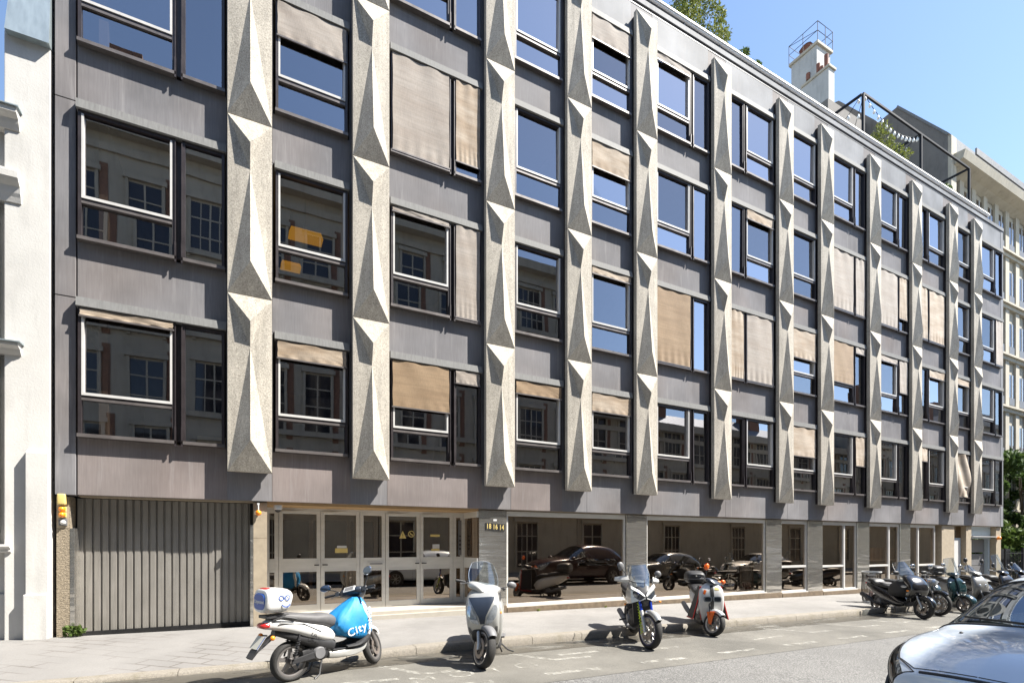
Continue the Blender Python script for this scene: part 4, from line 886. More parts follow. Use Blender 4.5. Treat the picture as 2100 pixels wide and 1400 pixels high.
    b=MB(); b.sweep([(.72,.345,.19,.02,3),(.90,.35,.20,.03,3),(1.02,.40,.196,.06,3),(1.08,.46,.19,.05,3)],18); build('apron_lining',b,'cloth',ap,smooth=50)
    text('City','lettering','whitel',ap,frame((.83,-.236,.565),(.95,-.03,.28),(-.28,0,.95)),.15,.001,1.08,bold=.001)
    text('Citys','lettering','whitel',ap,frame((1.065,-.195,.70),(-.02,.10,1),(-.85,-.5,.05)),.13,.001,1.05,bold=.001)
    fender(t,L,Rw,.15,35,150,'bodyw',T); fork(t,L,Rw,(1.06,.72),.075,'rims',T)
    bars(t,(1.0,1.045),.35,.02,.09,T)
    b=MB(); b.sweep([(.89,1.05,.10,.03,3),(.93,1.06,.17,.055,3),(1.0,1.05,.19,.065,3),(1.08,1.02,.15,.06,3),(1.13,.98,.09,.03,3)],20); dc=part('dash_cover',b,'navy',t,T,smooth=50)
    b=MB(); F=frame((.905,0,1.095),(0,-1,0),(.75,0,.66)); b.box((-.085,-.045,-.004),(.085,.05,.008)); b.xf(F); d_=part('dashboard',b,'white',dc,T,bevel=.01); b=MB(); b.box((-.065,-.03,.0085),(.065,.035,.011)); b.xf(F); part('display',b,'greyp',d_,T)
    mirror(t,(.96,.17,1.08),(.93,.36,1.17),.085,.05,T,'blackp','mirg',-6); mirror(t,(.96,-.20,1.08),(.97,-.30,1.28),.07,.055,T,'blackp','mirg',6,tilt=-35)
    tb=topbox(t,-.215,1.03,.335,.345,.31,'bodyw')
    b=MB(); b.slab([(-.0,-.125),(.0,.125)],0,0) if 0 else None
    n=28; o=[]
    for j in range(n):
        a=2*pi*j/n; o.append((math.copysign(abs(cos(a))**.6,cos(a))*.155,math.copysign(abs(sin(a))**.6,sin(a))*.10))
    b.loft([[(-.392,y*.82,1.03+z*.95) for y,z in o],[(-.372,y*.90,1.03+z*1.05) for y,z in o]]); lp=build('label_panel',b,'bluel',tb,smooth=40)
    text('Cityscoot','lettering','whitel',lp,frame((-.3935,0,1.03),(0,-1,0),(0,0,1)),.057,.0008,.95,bold=.002)
    F=frame((-.165,-.1752,1.05),(1,0,0),(0,0,1))
    for q in (-.038,.038): b=MB(); b.lathe([(.024,0),(.034,0),(.034,.002),(.024,.002),(.024,0)],(q,.02,0),'z',20); b.xf(F); build('smile_eye',b,'bluel',tb)
    b=MB(); b.loft([[(r*cos(a)+.02,-.035+r*sin(a),h) for r,h in ((.049,.0),(.061,.0),(.061,.003),(.049,.003))] for a in [R(205+130*i/14) for i in range(15)]]); b.xf(F); build('smile_mouth',b,'bluel',tb)
    b=MB(); b.sweep([(-.35,1.165,.08,.008,3),(-.33,1.18,.09,.012,3),(-.28,1.185,.08,.008,3)],12); build('reflector',b,'red',tb,smooth=50)
    stand(t,.40,.13); return t,L
# ---- generic step-through scooter seen from the front
def nose(parent,secs,m,n=24): b=MB(); b.sweep(secs,n); return build('front_fairing',b,m,parent,smooth=50)
def bodyrear(t,m,seatm,hi=.78,L=1.35,w_=.17):
    b=MB(); b.sweep([(-.48,hi-.03,.05,.04,3),(-.36,hi-.06,.10,.09,3),(-.1,hi-.14,w_,.14,3),(.2,hi-.22,w_*1.05,.18,3),(.45,hi-.32,w_,.18,3),(.60,hi-.40,w_*.8,.12,3)],22); build('rear_fairing',b,m,t,smooth=50)
    b=MB(); b.sweep([(-.40,hi+.04,.07,.03,2.6),(-.25,hi+.06,.14,.055,2.8),(.05,hi+.03,.165,.065,2.8),(.15,hi-.01,.165,.06,2.8),(.40,hi-.03,.165,.07,2.8),(.58,hi-.10,.12,.06,2.6)],22); build('seat',b,seatm,t,smooth=55)
    b=MB(); b.sweep([(.42,.25,.14,.09,4),(.60,.24,.19,.08,5),(.90,.24,.19,.08,5),(1.02,.30,.17,.05,4)],20); build('floorboard',b,'blackp',t,smooth=45)
    engine(t,.16,.30,.28,.13,.13)
    b=MB(); b.tube([(.25,-.17,.26),(0,-.20,.28),(-.12,-.21,.34),(-.48,-.22,.44)],[.025,.03,.055,.05],12); build('exhaust',b,'greyp',t,smooth=45)
    lamp(t,'tail_light',(-.47,0,hi-.06),(.04,.09,.035),'red')
def silver():
    t=thing('scooter','silver-grey maxi scooter with a clear windscreen facing the street beside the entrance','scooter',group='scooters and motorcycles parked along the kerb'); L=1.40; Rw=.272; T=steer(33,L,Rw)
    wheel(t,0,Rw,.14,5,'rimg',disc=1); wheel(t,L,Rw,.125,5,'rimg',T,disc=2,rimedge='rims')
    bodyrear(t,'bodys','seatk',.80,L,.19)
    nf=nose(t,[(1.18,.36,.13,.04,4),(1.20,.46,.205,.08,4),(1.27,.60,.225,.10,3.4),(1.25,.76,.238,.11,3.2),(1.17,.90,.235,.11,3),(1.06,1.0,.20,.08,3),(.98,1.05,.12,.03,3)],'bodys')
    b=MB(); b.sweep([(.98,.22,.16,.04,4),(1.03,.40,.23,.06,4),(1.04,.62,.265,.075,4),(1.02,.82,.25,.07,3.4),(.98,.95,.17,.04,3)],22); build('leg_shield',b,'bodys',t,smooth=50)
    b=MB(); b.sweep([(1.20,.34,.135,.03,4),(1.262,.40,.165,.04,4),(1.30,.50,.155,.05,4),(1.30,.57,.12,.03,4)],18); build('wheel_well',b,'black',t,smooth=50)
    drape('centre_panel','navy',nf,[(-.03,.60),(-.05,.70),(-.12,.83),(-.19,.96)],[(.03,.60),(.05,.70),(.12,.83),(.19,.96)],nf,12,14,.006)
    for sg in (-1,1):
        drape('headlight','lens',nf,[(sg*.045,.60),(sg*.075,.69),(sg*.135,.80),(sg*.165,.85)],[(sg*.13,.615),(sg*.195,.70),(sg*.215,.80),(sg*.205,.85)],t,8,12,.010)
        drape('lower_wing','greyp',nf,[(sg*.10,.45),(sg*.15,.50),(sg*.18,.56)],[(sg*.17,.45),(sg*.20,.50),(sg*.205,.56)],nf,6,6,.004)
    b=MB(); b.sweep([(1.225,.955,.13,.004,3),(1.255,.945,.14,.014,3),(1.262,.925,.10,.006,3)],14); build('emblem_bar',b,'blackp',nf)
    fender(t,L,Rw,.15,45,140,'greyp',T); fork(t,L,Rw,(1.20,.66),.085,'rims',T,'rims',.023)
    bars(t,(.98,1.07),.37,.03,.10,T)
    b=MB(); b.sweep([(.90,1.08,.10,.03,3),(.95,1.08,.22,.055,3),(1.02,1.075,.26,.065,3),(1.10,1.05,.2,.055,3),(1.17,1.0,.11,.03,3)],22); part('handlebar_cover',b,'bodys',t,T,smooth=50)
    screen(t,lambda u,v:(1.13-.20*v-.20*(2*u-1)**2*.6,(u-.5)*(.40+.08*sin(pi*v))*(1-.12*v**3),1.04+.40*v-.05*(2*u-1)**2*v),12,10,'clear',T)
    mirror(t,(1.0,.22,1.08),(1.0,.43,1.16),.075,.05,T,'greyp','mirg'); 
    for s in (-1,1): b=MB(); b.box((.55,s*.19-.02,.30),(.80,s*.23+.02,.33)); build('footrest',b,'greyp',t,bevel=.01)
    for s in (-1,1): lamp(t,'indicator',(1.15,s*.245,.72),(.04,.012,.02),'orange')
    b=MB(); b.tube([(.45,.12,.20),(.46,.26,.06),(.38,.34,.008)],.012); b.tube([(.45,.10,.22),(.36,.16,.01)],.012); build('side_stand',b,'blackp',t)
    return t,L
def tourer():
    t=thing('motorcycle','silver and black touring motorcycle with blue forks and a smoked screen','motorcycle',group='scooters and motorcycles parked along the kerb'); L=1.44; Rw=.30; T=steer(20,L,Rw,24)
    wheel(t,0,Rw,.18,10,'rimb',disc=1,split=True); wheel(t,L,Rw,.12,10,'rims',T,disc=2,split=True,rimedge='purp')
    b=MB()
    for s in (-1,1): b.bar((0,s*.11,.30),(.55,s*.12,.40),.03,.08)
    build('swingarm',b,'greyp',t)
    engine(t,.74,.42,.28,.18,.19)
    b=MB(); b.box((.98,-.17,.38),(1.04,.17,.74)); build('radiator',b,'black',t,bevel=.01)
    b=MB(); b.sweep([(.35,.82,.10,.06,2.6),(.48,.90,.15,.12,2.6),(.70,.96,.17,.13,2.6),(.90,.95,.18,.10,2.6),(1.05,.92,.14,.06,2.6)],20); build('fuel_tank',b,'bodys',t,smooth=50)
    b=MB(); b.sweep([(-.42,.95,.07,.03,2.6),(-.2,.93,.13,.06,2.6),(.1,.88,.14,.06,2.6),(.38,.84,.10,.06,2.6)],18); build('seat',b,'seatk',t,smooth=50)
    b=MB(); b.sweep([(-.48,.86,.05,.03,3),(-.2,.80,.11,.06,3),(.2,.72,.13,.08,3),(.4,.66,.12,.08,3)],16); build('tail_panel',b,'bodyk',t,smooth=50)
    for s in (-1,1):
        b=MB(); b.loft([[(1.26,s*.05,.86),(1.24,s*.07,.80),(1.28,s*.05,.80)],[(1.10,s*.20,.97),(1.02,s*.22,.72),(1.14,s*.21,.74)],[(.90,s*.24,.95),(.86,s*.24,.74),(.90,s*.26,.80)],[(.70,s*.20,.90),(.72,s*.20,.80),(.70,s*.21,.85)]]); build('side_fairing',b,'bodys',t,smooth=30)
        b=MB(); b.loft([[(1.335,s*.018,.835),(1.325,s*.022,.80),(1.30,s*.02,.82)],[(1.285,s*.10,.905),(1.28,s*.12,.80),(1.23,s*.11,.86)],[(1.19,s*.185,.95),(1.20,s*.185,.865),(1.15,s*.18,.90)]]); build('headlight',b,'lensd',t,smooth=30)
        b=MB(); b.tube([(1.345,s*.015,.825),(1.30,s*.10,.787),(1.215,s*.195,.857)],.008,6); build('light_strip',b,'whitel',t)
        b=MB(); b.loft([[(1.35,s*.012,.85),(1.33,s*.02,.865),(1.31,s*.012,.88)],[(1.29,s*.10,.925),(1.25,s*.10,.96),(1.22,s*.08,.96)],[(1.18,s*.205,.99),(1.12,s*.20,1.04),(1.10,s*.17,1.02)]]); build('beak',b,'bodyw',t,smooth=30)
        lamp(t,'indicator',(1.05,s*.30,.72),(.03,.02,.018),'orange'); b=MB(); b.tube([(1.05,s*.20,.72),(1.05,s*.29,.72)],.008); build('indicator_stem',b,'blackp',t)
        b=MB(); b.tube([(.35,s*.16,.36),(.36,s*.30,.35)],.016); b.bar((.35,s*.16,.36),(.30,s*.12,.5),.03); build('footpeg',b,'blackp',t)
    b=MB(); b.sweep([(1.18,.70,.06,.03,3),(1.245,.78,.07,.035,3),(1.20,.90,.09,.035,3),(1.10,.99,.12,.04,3)],18); build('nose',b,'blackp',t,smooth=50)
    screen(t,lambda u,v:(1.20-.30*v-.10*(2*u-1)**2,(u-.5)*(.22+.16*min(1,v*1.7)-.06*v*v),.93+.44*v),10,10,'smoke')
    fender(t,L,Rw,.13,40,125,'bodys',T); fork(t,L,Rw,(1.15,.92),.10,'forkb',T,'rims',.027)
    bars(t,(1.02,1.06),.39,.05,.14,T)
    for s in (-1,1):
        b=MB(); b.sweep([(1.0,1.10,.02,.02,2.5),(1.06,1.10,.02,.05,2.5)],8); b=MB(); b.loft([[(1.03,s*.24,1.18),(1.06,s*.24,1.11),(1.02,s*.24,1.05)],[(1.00,s*.34,1.165),(1.02,s*.34,1.10),(.99,s*.34,1.06)],[(.92,s*.44,1.135),(.93,s*.44,1.10),(.915,s*.44,1.075)]]); part('handguard',b,'bodyw',t,T,smooth=40)
        mirror(t,(1.02,s*.24,1.12),(.98,s*.36,1.31 if s<0 else 1.22),.06,.075 if s<0 else .055,T,'greyp','mirg',s*-10,tilt=-30*s)
    b=MB(); b.tube([(1.15+.28*i/90+.012*cos(i*.9),-.10-.03*i/90+.016*sin(i*.9)*1.2,.86-.60*i/90) for i in range(91)],.0065,5); part('coil_lock_cable',b,'neon',t)
    b=MB(); b.tube([(.62,.12,.30),(.55,.24,.05),(.5,.27,.008)],.014); build('side_stand',b,'blackp',t)
    b=MB(); b.tube([(.8,-.12,.25),(.4,-.16,.22),(.1,-.18,.36),(-.2,-.19,.45)],[.025,.03,.05,.05],12); build('exhaust',b,'greyp',t,smooth=45)
    return t,L
def orange():
    t=thing('scooter','white electric scooter with orange mirrors, black stripe and a black leg blanket','scooter',group='scooters and motorcycles parked along the kerb'); L=1.27; Rw=.238; T=steer(36,L,Rw)
    wheel(t,0,Rw,.12,10,'rimb',disc=0,split=True); wheel(t,L,Rw,.115,10,'rims',T,disc=1,split=True)
    bodyrear(t,'bodyw','seatk',.78,L,.17)
    nf=nose(t,[(1.04,.24,.15,.03,5),(1.06,.36,.19,.045,5),(1.08,.52,.225,.06,4),(1.08,.70,.235,.075,3.4),(1.05,.86,.22,.08,3),(1.01,.95,.15,.05,2.8),(.98,.99,.07,.02,2.6)],'bodyw')
    drape('centre_stripe','blackp',nf,[(-.034,.46),(-.036,.70),(-.034,.84),(-.03,.96)],[(.034,.46),(.036,.70),(.034,.84),(.03,.96)],nf,6,20,.004)
    for s in (-1,1):
        n=20; o=[(.078*math.copysign(abs(cos(a))**.6,cos(a)),.060*math.copysign(abs(sin(a))**.6,sin(a))) for a in [2*pi*j/n for j in range(n)]]
        b=MB(); b.loft([[(1.172,s*.088+y,.70+z) for y,z in o],[(1.194,s*.088+y*.95,.70+z*.95) for y,z in o],[(1.194,s*.088+y*.72,.70+z*.68) for y,z in o]],cap=False); h=build('headlight',b,'lens',t,smooth=35)
        b=MB(); b.loft([[(1.187,s*.088+y*.74,.70+z*.7) for y,z in o],[(1.182,s*.088+y*.7,.70+z*.66) for y,z in o]]); build('headlight_glass',b,'lensd',h)
        # blanket flaps
        b=MB(); b.loft([[(1.04,s*.20,.93),(.72,s*.17,.93),(.72,s*.15,.92),(1.03,s*.185,.92)],[(1.03,s*.25,.62),(.66,s*.26,.62),(.66,s*.235,.62),(1.02,s*.225,.62)],[(1.02,s*.33,.30),(.62,s*.36,.29),(.62,s*.335,.29),(1.01,s*.30,.30)]]); fl=build('leg_blanket',b,'cloth',t,smooth=50)
        b=MB(); b.tube([(1.045,s*.198,.93),(1.035,s*.252,.62),(1.025,s*.335,.295),(.62,s*.365,.285)],.011,6); b.tube([(1.06,s*.19,.94),(1.078,s*.217,.72),(1.055,s*.205,.45),(1.03,s*.18,.28)],.009,6); build('piping',b,'redc',fl)
    b=MB(); b.sweep([(1.07,.16,.075,.03,4),(1.12,.30,.095,.03,4),(1.135,.42,.09,.02,4),(1.13,.47,.05,.01,4)],14); build('wheel_well',b,'black',t,smooth=40)
    fender(t,L,Rw,.14,50,150,'bodyw',T,.025); fork(t,L,Rw,(1.09,.62),.075,'blackp',T,'blackp')
    for s in (-1,1): b=MB(); b.loft([[(L-.17,s*.085,.43),(L+.02,s*.09,.47),(L+.03,s*.10,.46),(L-.16,s*.095,.42)],[(L-.12,s*.09,.34),(L+.02,s*.095,.37),(L+.02,s*.105,.37),(L-.11,s*.10,.34)],[(L-.05,s*.09,.22),(L+.02,s*.095,.21),(L+.02,s*.105,.21),(L-.05,s*.1,.22)]]); part('fork_guard',b,'orp',t,T)
    bars(t,(.96,1.01),.34,.03,.08,T)
    b=MB(); b.sweep([(.86,1.02,.09,.03,3),(.93,1.035,.16,.045,3),(1.02,1.02,.17,.045,3),(1.10,.98,.10,.02,3)],18); part('dash_cover',b,'navy',t,T,smooth=50)
    mirror(t,(.95,-.20,1.03),(.94,-.22,1.25),.05,.068,T,'orp','orp'); mirror(t,(.95,.20,1.03),(.94,.30,1.07),.055,.045,T,'orp','orp')
    lamp(t,'indicator',(.98,.16,1.06),(.03,.04,.025),'orange',T)
    topbox(t,-.36,1.02,.40,.40,.28,'blackp','greyp')
    drape('sticker','yellow',nf,[(.05,.87),(.06,.93)],[(.14,.87),(.13,.92)],nf,5,5,.004); drape('sticker','orp',nf,[(-.17,.80),(-.14,.88)],[(-.13,.78),(-.10,.86)],nf,5,5,.004)
    stand(t,.45,.14); return t,L
def maxi(label,L=1.52,m='bodyk',scr='smoke',st=8,tall=.42,blanket=True,back=True):
    t=thing('scooter',label,'scooter',group='scooters and motorcycles parked along the kerb'); Rw=.275; T=steer(st,L,Rw)
    wheel(t,0,Rw-.01,.15,5,'rimb',disc=1); wheel(t,L,Rw,.125,5,'rimb',T,disc=2)
    b=MB(); b.sweep([(-.40,.80,.05,.03,3),(-.32,.76,.12,.08,3),(-.06,.68,.19,.13,3),(.25,.56,.21,.17,3),(.55,.44,.21,.18,3),(.85,.34,.21,.12,3),(1.05,.34,.17,.07,3)],24); build('rear_fairing',b,m,t,smooth=50)
    b=MB(); b.sweep([(-.33,.86,.08,.03,2.6),(-.22,.88,.16,.06,2.8),(-.03,.86,.18,.06,2.8),(.05,.80,.18,.055,2.8),(.35,.76,.18,.06,2.8),(.55,.72,.12,.05,2.6)],22); build('seat',b,'seatk',t,smooth=55)
    b=MB(); b.sweep([(.12,.845,.10,.012,3),(.28,.83,.15,.02,3),(.42,.805,.10,.012,3)],18); build('seat_patch',b,'seat',t,smooth=50)
    if back:
        b=MB(); b.sweep([(-.39,.98,.08,.035,3),(-.33,1.0,.15,.05,3),(-.27,1.02,.14,.035,3)],18); bk=build('backrest',b,'seatk',t,smooth=50)
        b=MB()
        for s in (-1,1): b.tube([(-.27,s*.10,.86),(-.37,s*.12,.90),(-.34,s*.08,.97)],.012)
        build('backrest_frame',b,'greyp',bk)
    for s in (-1,1): b=MB(); b.tube([(-.38,s*.12,.86),(-.25,s*.19,.86),(-.08,s*.20,.82)],.013); build('grab_rail',b,'rims',t,smooth=50)
    nose(t,[(1.20,.42,.13,.05,4),(1.24,.56,.23,.11,4),(1.34,.70,.26,.12,3.2),(1.33,.82,.25,.11,3),(1.20,.95,.25,.11,3),(1.06,1.05,.20,.07,3),(.98,1.08,.10,.03,3)],m)
    for s in (-1,1):
        b=MB(); b.ell((1.40,s*.15,.78),(.05,.075,.05),14,9); h=build('headlight',b,'lensd',t,smooth=60)
        b=MB(); b.ell((1.15,s*.245,.80),(.10,.012,.035),12,7); build('reflector',b,'lens',t,smooth=60)
    if blanket:
        b=MB(); b.sweep([(.60,.55,.20,.14,3),(.72,.68,.245,.20,3),(.90,.74,.265,.24,3),(1.04,.80,.25,.20,3),(1.10,.88,.2,.1,3)],26); build('leg_blanket',b,'cloth',t,smooth=50)
    screen(t,lambda u,v:(1.22-.36*v-.18*(2*u-1)**2,(u-.5)*(.40+.10*sin(pi*v*.8)-.14*v**3),1.02+tall*v-.05*(2*u-1)**2*v),12,10,scr)
    for s in (-1,1): mirror(t,(1.12,s*.22,1.02),(1.08,s*.40,1.14),.085,.045,None,'blackp','mirg',stalk='blackp')
    fender(t,L,Rw,.15,10,130,m,T); fork(t,L,Rw,(1.33,.68),.09,'rims',T,'rims',.023)
    bars(t,(1.0,1.06),.36,.03,.12,T)
    engine(t,.20,.32,.28,.13,.13)
    b=MB(); b.tube([(.3,-.16,.26),(.05,-.20,.28),(-.06,-.215,.36),(-.38,-.225,.48),(-.41,-.225,.492)],[.025,.03,.065,.062,.045],14); build('exhaust',b,'blackp',t,smooth=45)
    lamp(t,'tail_light',(-.40,0,.79),(.04,.10,.03),'red')
    for s in (-1,1): lamp(t,'indicator',(1.30,s*.265,.70),(.05,.01,.015),'orange')
    stand(t,.48,.15); return t,L
def roadster():
    t=thing('motorcycle','black naked motorcycle with a round headlamp and orange indicators behind the black maxi scooter','motorcycle',group='scooters and motorcycles parked along the kerb'); L=1.38; Rw=.31; T=steer(12,L,Rw)
    wheel(t,0,Rw,.14,24,'chrome',disc=0,wire=True); wheel(t,L,Rw,.11,28,'chrome',T,disc=2,wire=True)
    engine(t,.66,.40,.26,.17,.16)
    b=MB(); b.tube([(.1,0,.72),(.55,0,.66),(1.0,0,.85),(.98,0,.45),(.5,0,.25)],.02); b.tube([(0,.11,.31),(.5,.11,.36)],.02); b.tube([(0,-.11,.31),(.5,-.11,.36)],.02); build('frame',b,'blackp',t,smooth=40)
    b=MB(); b.sweep([(.42,.78,.08,.05,2.4),(.55,.84,.13,.10,2.4),(.78,.87,.15,.11,2.4),(.95,.85,.10,.07,2.4)],20); build('fuel_tank',b,'bodyk',t,smooth=50)
    b=MB(); b.sweep([(-.30,.82,.09,.04,2.8),(0,.80,.13,.05,2.8),(.42,.77,.10,.05,2.8)],18); build('seat',b,'seatk',t,smooth=50)
    b=MB(); b.lathe([(.001,.20),(.06,.19),(.092,.13),(.098,.0),(.09,-.02)],(1.12,0,.86),'x',22); h=part('headlight',b,'lens',t,T,smooth=50)
    b=MB(); b.lathe([(.10,.005),(.106,-.03),(.08,-.10),(.001,-.13)],(1.12,0,.86),'x',22); part('headlight_shell',b,'blackp',h,T,smooth=50)
    b=MB()
    for s in (-1,1): b.lathe([(.001,.05),(.045,.04),(.05,-.03),(.001,-.05)],(1.02,s*.06,1.0),'x',14)
    part('gauges',b,'blackp',t,T,smooth=40)
    for s in (-1,1):
        lamp(t,'indicator',(1.10,s*.20,.90),(.035,.032,.032),'orange',T); b=MB(); b.tube([(1.08,s*.08,.88),(1.09,s*.18,.90)],.01); part('indicator_stem',b,'blackp',t,T)
        b=MB(); b.tube([(.01,s*.13,.34),(-.02,s*.14,.74)],.02); build('shock_absorber',b,'chrome',t)
        b=MB(); b.tube([(.75,s*.13,.30),(.4,s*.17,.22),(-.25,s*.19,.30)],[.022,.035,.045],12); build('exhaust',b,'chrome',t,smooth=45)
    fender(t,L,Rw,.13,50,150,'bodyk',T); fork(t,L,Rw,(1.10,.98),.09,'chrome',T,'rimg',.022)
    bars(t,(.98,1.04),.36,.06,.12,T)
    for s in (-1,1): mirror(t,(.93,s*.25,1.10),(.92,s*.32,1.24),.07,.06,T,'chrome','mirg')
    b=MB(); b.tube([(.55,.12,.28),(.5,.24,.05),(.46,.27,.008)],.014); build('side_stand',b,'blackp',t); return t,L
def classic():
    t=thing('scooter','teal classic scooter with a tall clear screen behind the black motorcycle','scooter',group='scooters and motorcycles parked along the kerb'); L=1.32; Rw=.225; T=steer(10,L,Rw)
    wheel(t,0,Rw,.115,5,'rimg',disc=0); wheel(t,L,Rw,.11,5,'rimg',T)
    for s in (-1,1): b=MB(); b.ell((.0,s*.13,.50),(.36,.11,.20),20,12); build('side_cowl',b,'bodyt',t,smooth=60)
    b=MB(); b.sweep([(-.35,.55,.05,.05,3),(-.1,.66,.13,.1,3),(.3,.60,.14,.15,3),(.45,.42,.12,.12,3),(.5,.30,.12,.05,3)],20); build('rear_body',b,'bodyt',t,smooth=50)
    b=MB(); b.sweep([(-.30,.80,.08,.03,2.6),(-.1,.81,.14,.05,2.8),(.3,.78,.14,.06,2.8),(.45,.74,.09,.04,2.6)],18); build('seat',b,'seatk',t,smooth=50)
    b=MB(); b.box((.42,-.18,.22),(1.0,.18,.27)); build('floorboard',b,'bodyt',t,bevel=.02)
    nf=nose(t,[(1.0,.25,.17,.03,5),(1.08,.40,.22,.04,4),(1.10,.60,.265,.05,3.4),(1.05,.78,.26,.05,3),(.98,.92,.17,.05,2.8),(.95,.98,.08,.03,2.6)],'bodyt')
    b=MB(); b.sweep([(1.16,.45,.035,.02,3),(1.165,.60,.03,.025,3),(1.12,.78,.025,.025,3),(1.05,.92,.03,.02,3)],14); build('horn_cover',b,'bodyt',nf,smooth=50)
    b=MB()
    for z in (.49,.52,.55): b.box((1.175,-.05,z),(1.195,.05,z+.014))
    build('chrome_grille',b,'chrome',nf)
    b=MB(); 
    for s in (-1,1): b.tube([(1.05,s*.265,.72),(1.09,s*.275,.58),(1.06,s*.23,.40)],.008)
    build('shield_edge',b,'chrome',nf)
    fender(t,L,Rw,.20,0,170,'bodyt',T,.05); fork(t,L,Rw,(1.1,.6),.06,'rims',T)
    bars(t,(.93,1.02),.34,.03,.09,T)
    b=MB(); b.sweep([(.84,1.03,.08,.03,3),(.92,1.035,.15,.055,3),(1.02,1.02,.11,.06,3),(1.06,1.0,.08,.05,3)],18); hc=part('headset',b,'bodyt',t,T,smooth=50)
    lamp(hc,'headlight',(1.06,0,1.0),(.03,.075,.075),'lens',T)
    screen(t,lambda u,v:(1.08-.16*v-.14*(2*u-1)**2,(u-.5)*(.46-.16*v*v),1.0+.50*v-.05*(2*u-1)**2),10,10,'clear',T)
    for s in (-1,1): mirror(t,(.92,s*.18,1.05),(.90,s*.30,1.25),.055,.055,T,'chrome','mirg',stalk='chrome')
    for s in (-1,1): lamp(t,'indicator',(1.09,s*.20,.82),(.02,.05,.018),'lens')
    return t,L
def tall(label,m,box,scr,hi,mh):
    t=thing('scooter',label,'scooter',group='scooters and motorcycles parked along the kerb'); L=1.34; Rw=.255; T=steer(10,L,Rw)
    wheel(t,0,Rw,.12,5,'rimb',disc=0); wheel(t,L,Rw,.11,5,'rimb',T); bodyrear(t,m,'seatk',.78,L,.17)
    nose(t,[(1.04,.28,.15,.03,4),(1.10,.42,.20,.05,4),(1.16,.60,.225,.08,3.4),(1.12,.78,.22,.09,3),(1.04,.93,.17,.06,3),(.98,1.0,.09,.03,3)],m)
    for s in (-1,1): lamp(t,'headlight',(1.20,s*.09,.70),(.05,.06,.05),'lens')
    fender(t,L,Rw,.14,20,150,'blackp',T); fork(t,L,Rw,(1.14,.7),.075,'rims',T); bars(t,(.96,1.05),.35,.03,.1,T)
    b=MB(); b.sweep([(.88,1.06,.09,.03,3),(.95,1.06,.17,.05,3),(1.04,1.04,.15,.05,3),(1.12,1.0,.08,.02,3)],18); part('handlebar_cover',b,m,t,T,smooth=50)
    screen(t,lambda u,v:(1.10-.28*v-.12*(2*u-1)**2,(u-.5)*(.30-.10*v*v+.05*sin(pi*v)),1.02+hi*v-.04*(2*u-1)**2),10,10,scr,T)
    for s in (-1,1): mirror(t,(.95,s*.2,1.08),(.93,s*.33,1.08+mh),.06,.07,T,'blackp','mirg')
    if box: topbox(t,-.32,1.06,.46,.46,.32,box,'greyp')
    stand(t,.42,.14); return t,L
t,L=rental(); place(t,1.69,-3.40,24,L); t.scale=(.96,.96,.97)
t,L=silver(); place(t,2.96,-4.30,-121,L,3)
t,L=tourer(); place(t,6.03,-4.21,-119,L,4)
t,L=orange(); place(t,8.02,-3.76,-125,L)
t,L=maxi('black maxi scooter with smoked screen, grey seat patch and leg blanket beside the bin'); place(t,14.97,-4.13,-113,L*.93); t.scale=(.93,.95,.97)
t,L=roadster(); place(t,16.15,-3.95,-112,L,3)
t,L=classic(); place(t,17.55,-3.95,-114,L)
t,L=tall('silver scooter with a small grey flyscreen and black top box behind the teal scooter','bodyg','blackp','smoke',.26,.30); place(t,19.0,-3.9,-112,L)
t,L=tall('black scooter with a tall clear screen, last but one of the row before the trees','bodyk',None,'clear',.58,.14); place(t,20.95,-3.85,-112,L)
t,L=tall('black scooter half hidden behind the silver car roof','bodyk',None,'smoke',.30,.16); place(t,22.4,-3.8,-114,L)
# ---- wire litter bin
t=thing('litter_bin','bulging wire litter bin with a clear bag on the pavement beside the black maxi scooter','litter bin',(16.75,-2.0,wz(16.75,-2.0)))
b=MB(); n=22; pr=lambda z:.215+.035*sin(pi*min(1,z/.75))*1.0+.03*(z/.9)**4
for i in range(n):
    a=2*pi*i/n; b.tube([(pr(z)*cos(a),pr(z)*sin(a),z) for z in (.03,.2,.4,.6,.78,.9)],.007,5)
build('wire_cage',b,mat('bin_metal',(.06,.05,.042),.5,.4,.3),t)
b=MB(); b.lathe([(pr(.9)-.01,.895),(pr(.9)+.015,.895),(pr(.9)+.015,.93),(pr(.9)-.01,.93),(pr(.9)-.01,.895)],n=28); b.lathe([(pr(.03)-.01,.02),(pr(.03)+.01,.02),(pr(.03)+.01,.05),(pr(.03)-.01,.05)],n=28); build('rim',b,'white',t,smooth=40)
M['bag']=glossglass('clear_bag_plastic',(1,1,1),(.80,.80,.80),.12)
b=MB(); b.grid(lambda u,v:((pr(.9)-.03-.05*(1-v)+.014*sin(u*40+v*5)+.01*sin(u*91))*cos(2*pi*u),(pr(.9)-.03-.05*(1-v)+.014*sin(u*40+v*5))*sin(2*pi*u),.12+.80*v),72,10); build('bag',b,'bag',t,smooth=60)
rnd=random.Random(8); b=MB()
for i in range(14): a=rnd.uniform(0,6.28); r=rnd.uniform(.02,.13); b.ell((r*cos(a),r*sin(a),rnd.uniform(.10,.30)),(rnd.uniform(.03,.07),)*3,8,6)
build('rubbish',b,'rust',t)
b=MB(); b.tube([(.0,.0,.02),(0,0,.3)],.03); build('post',b,'greyp',t)
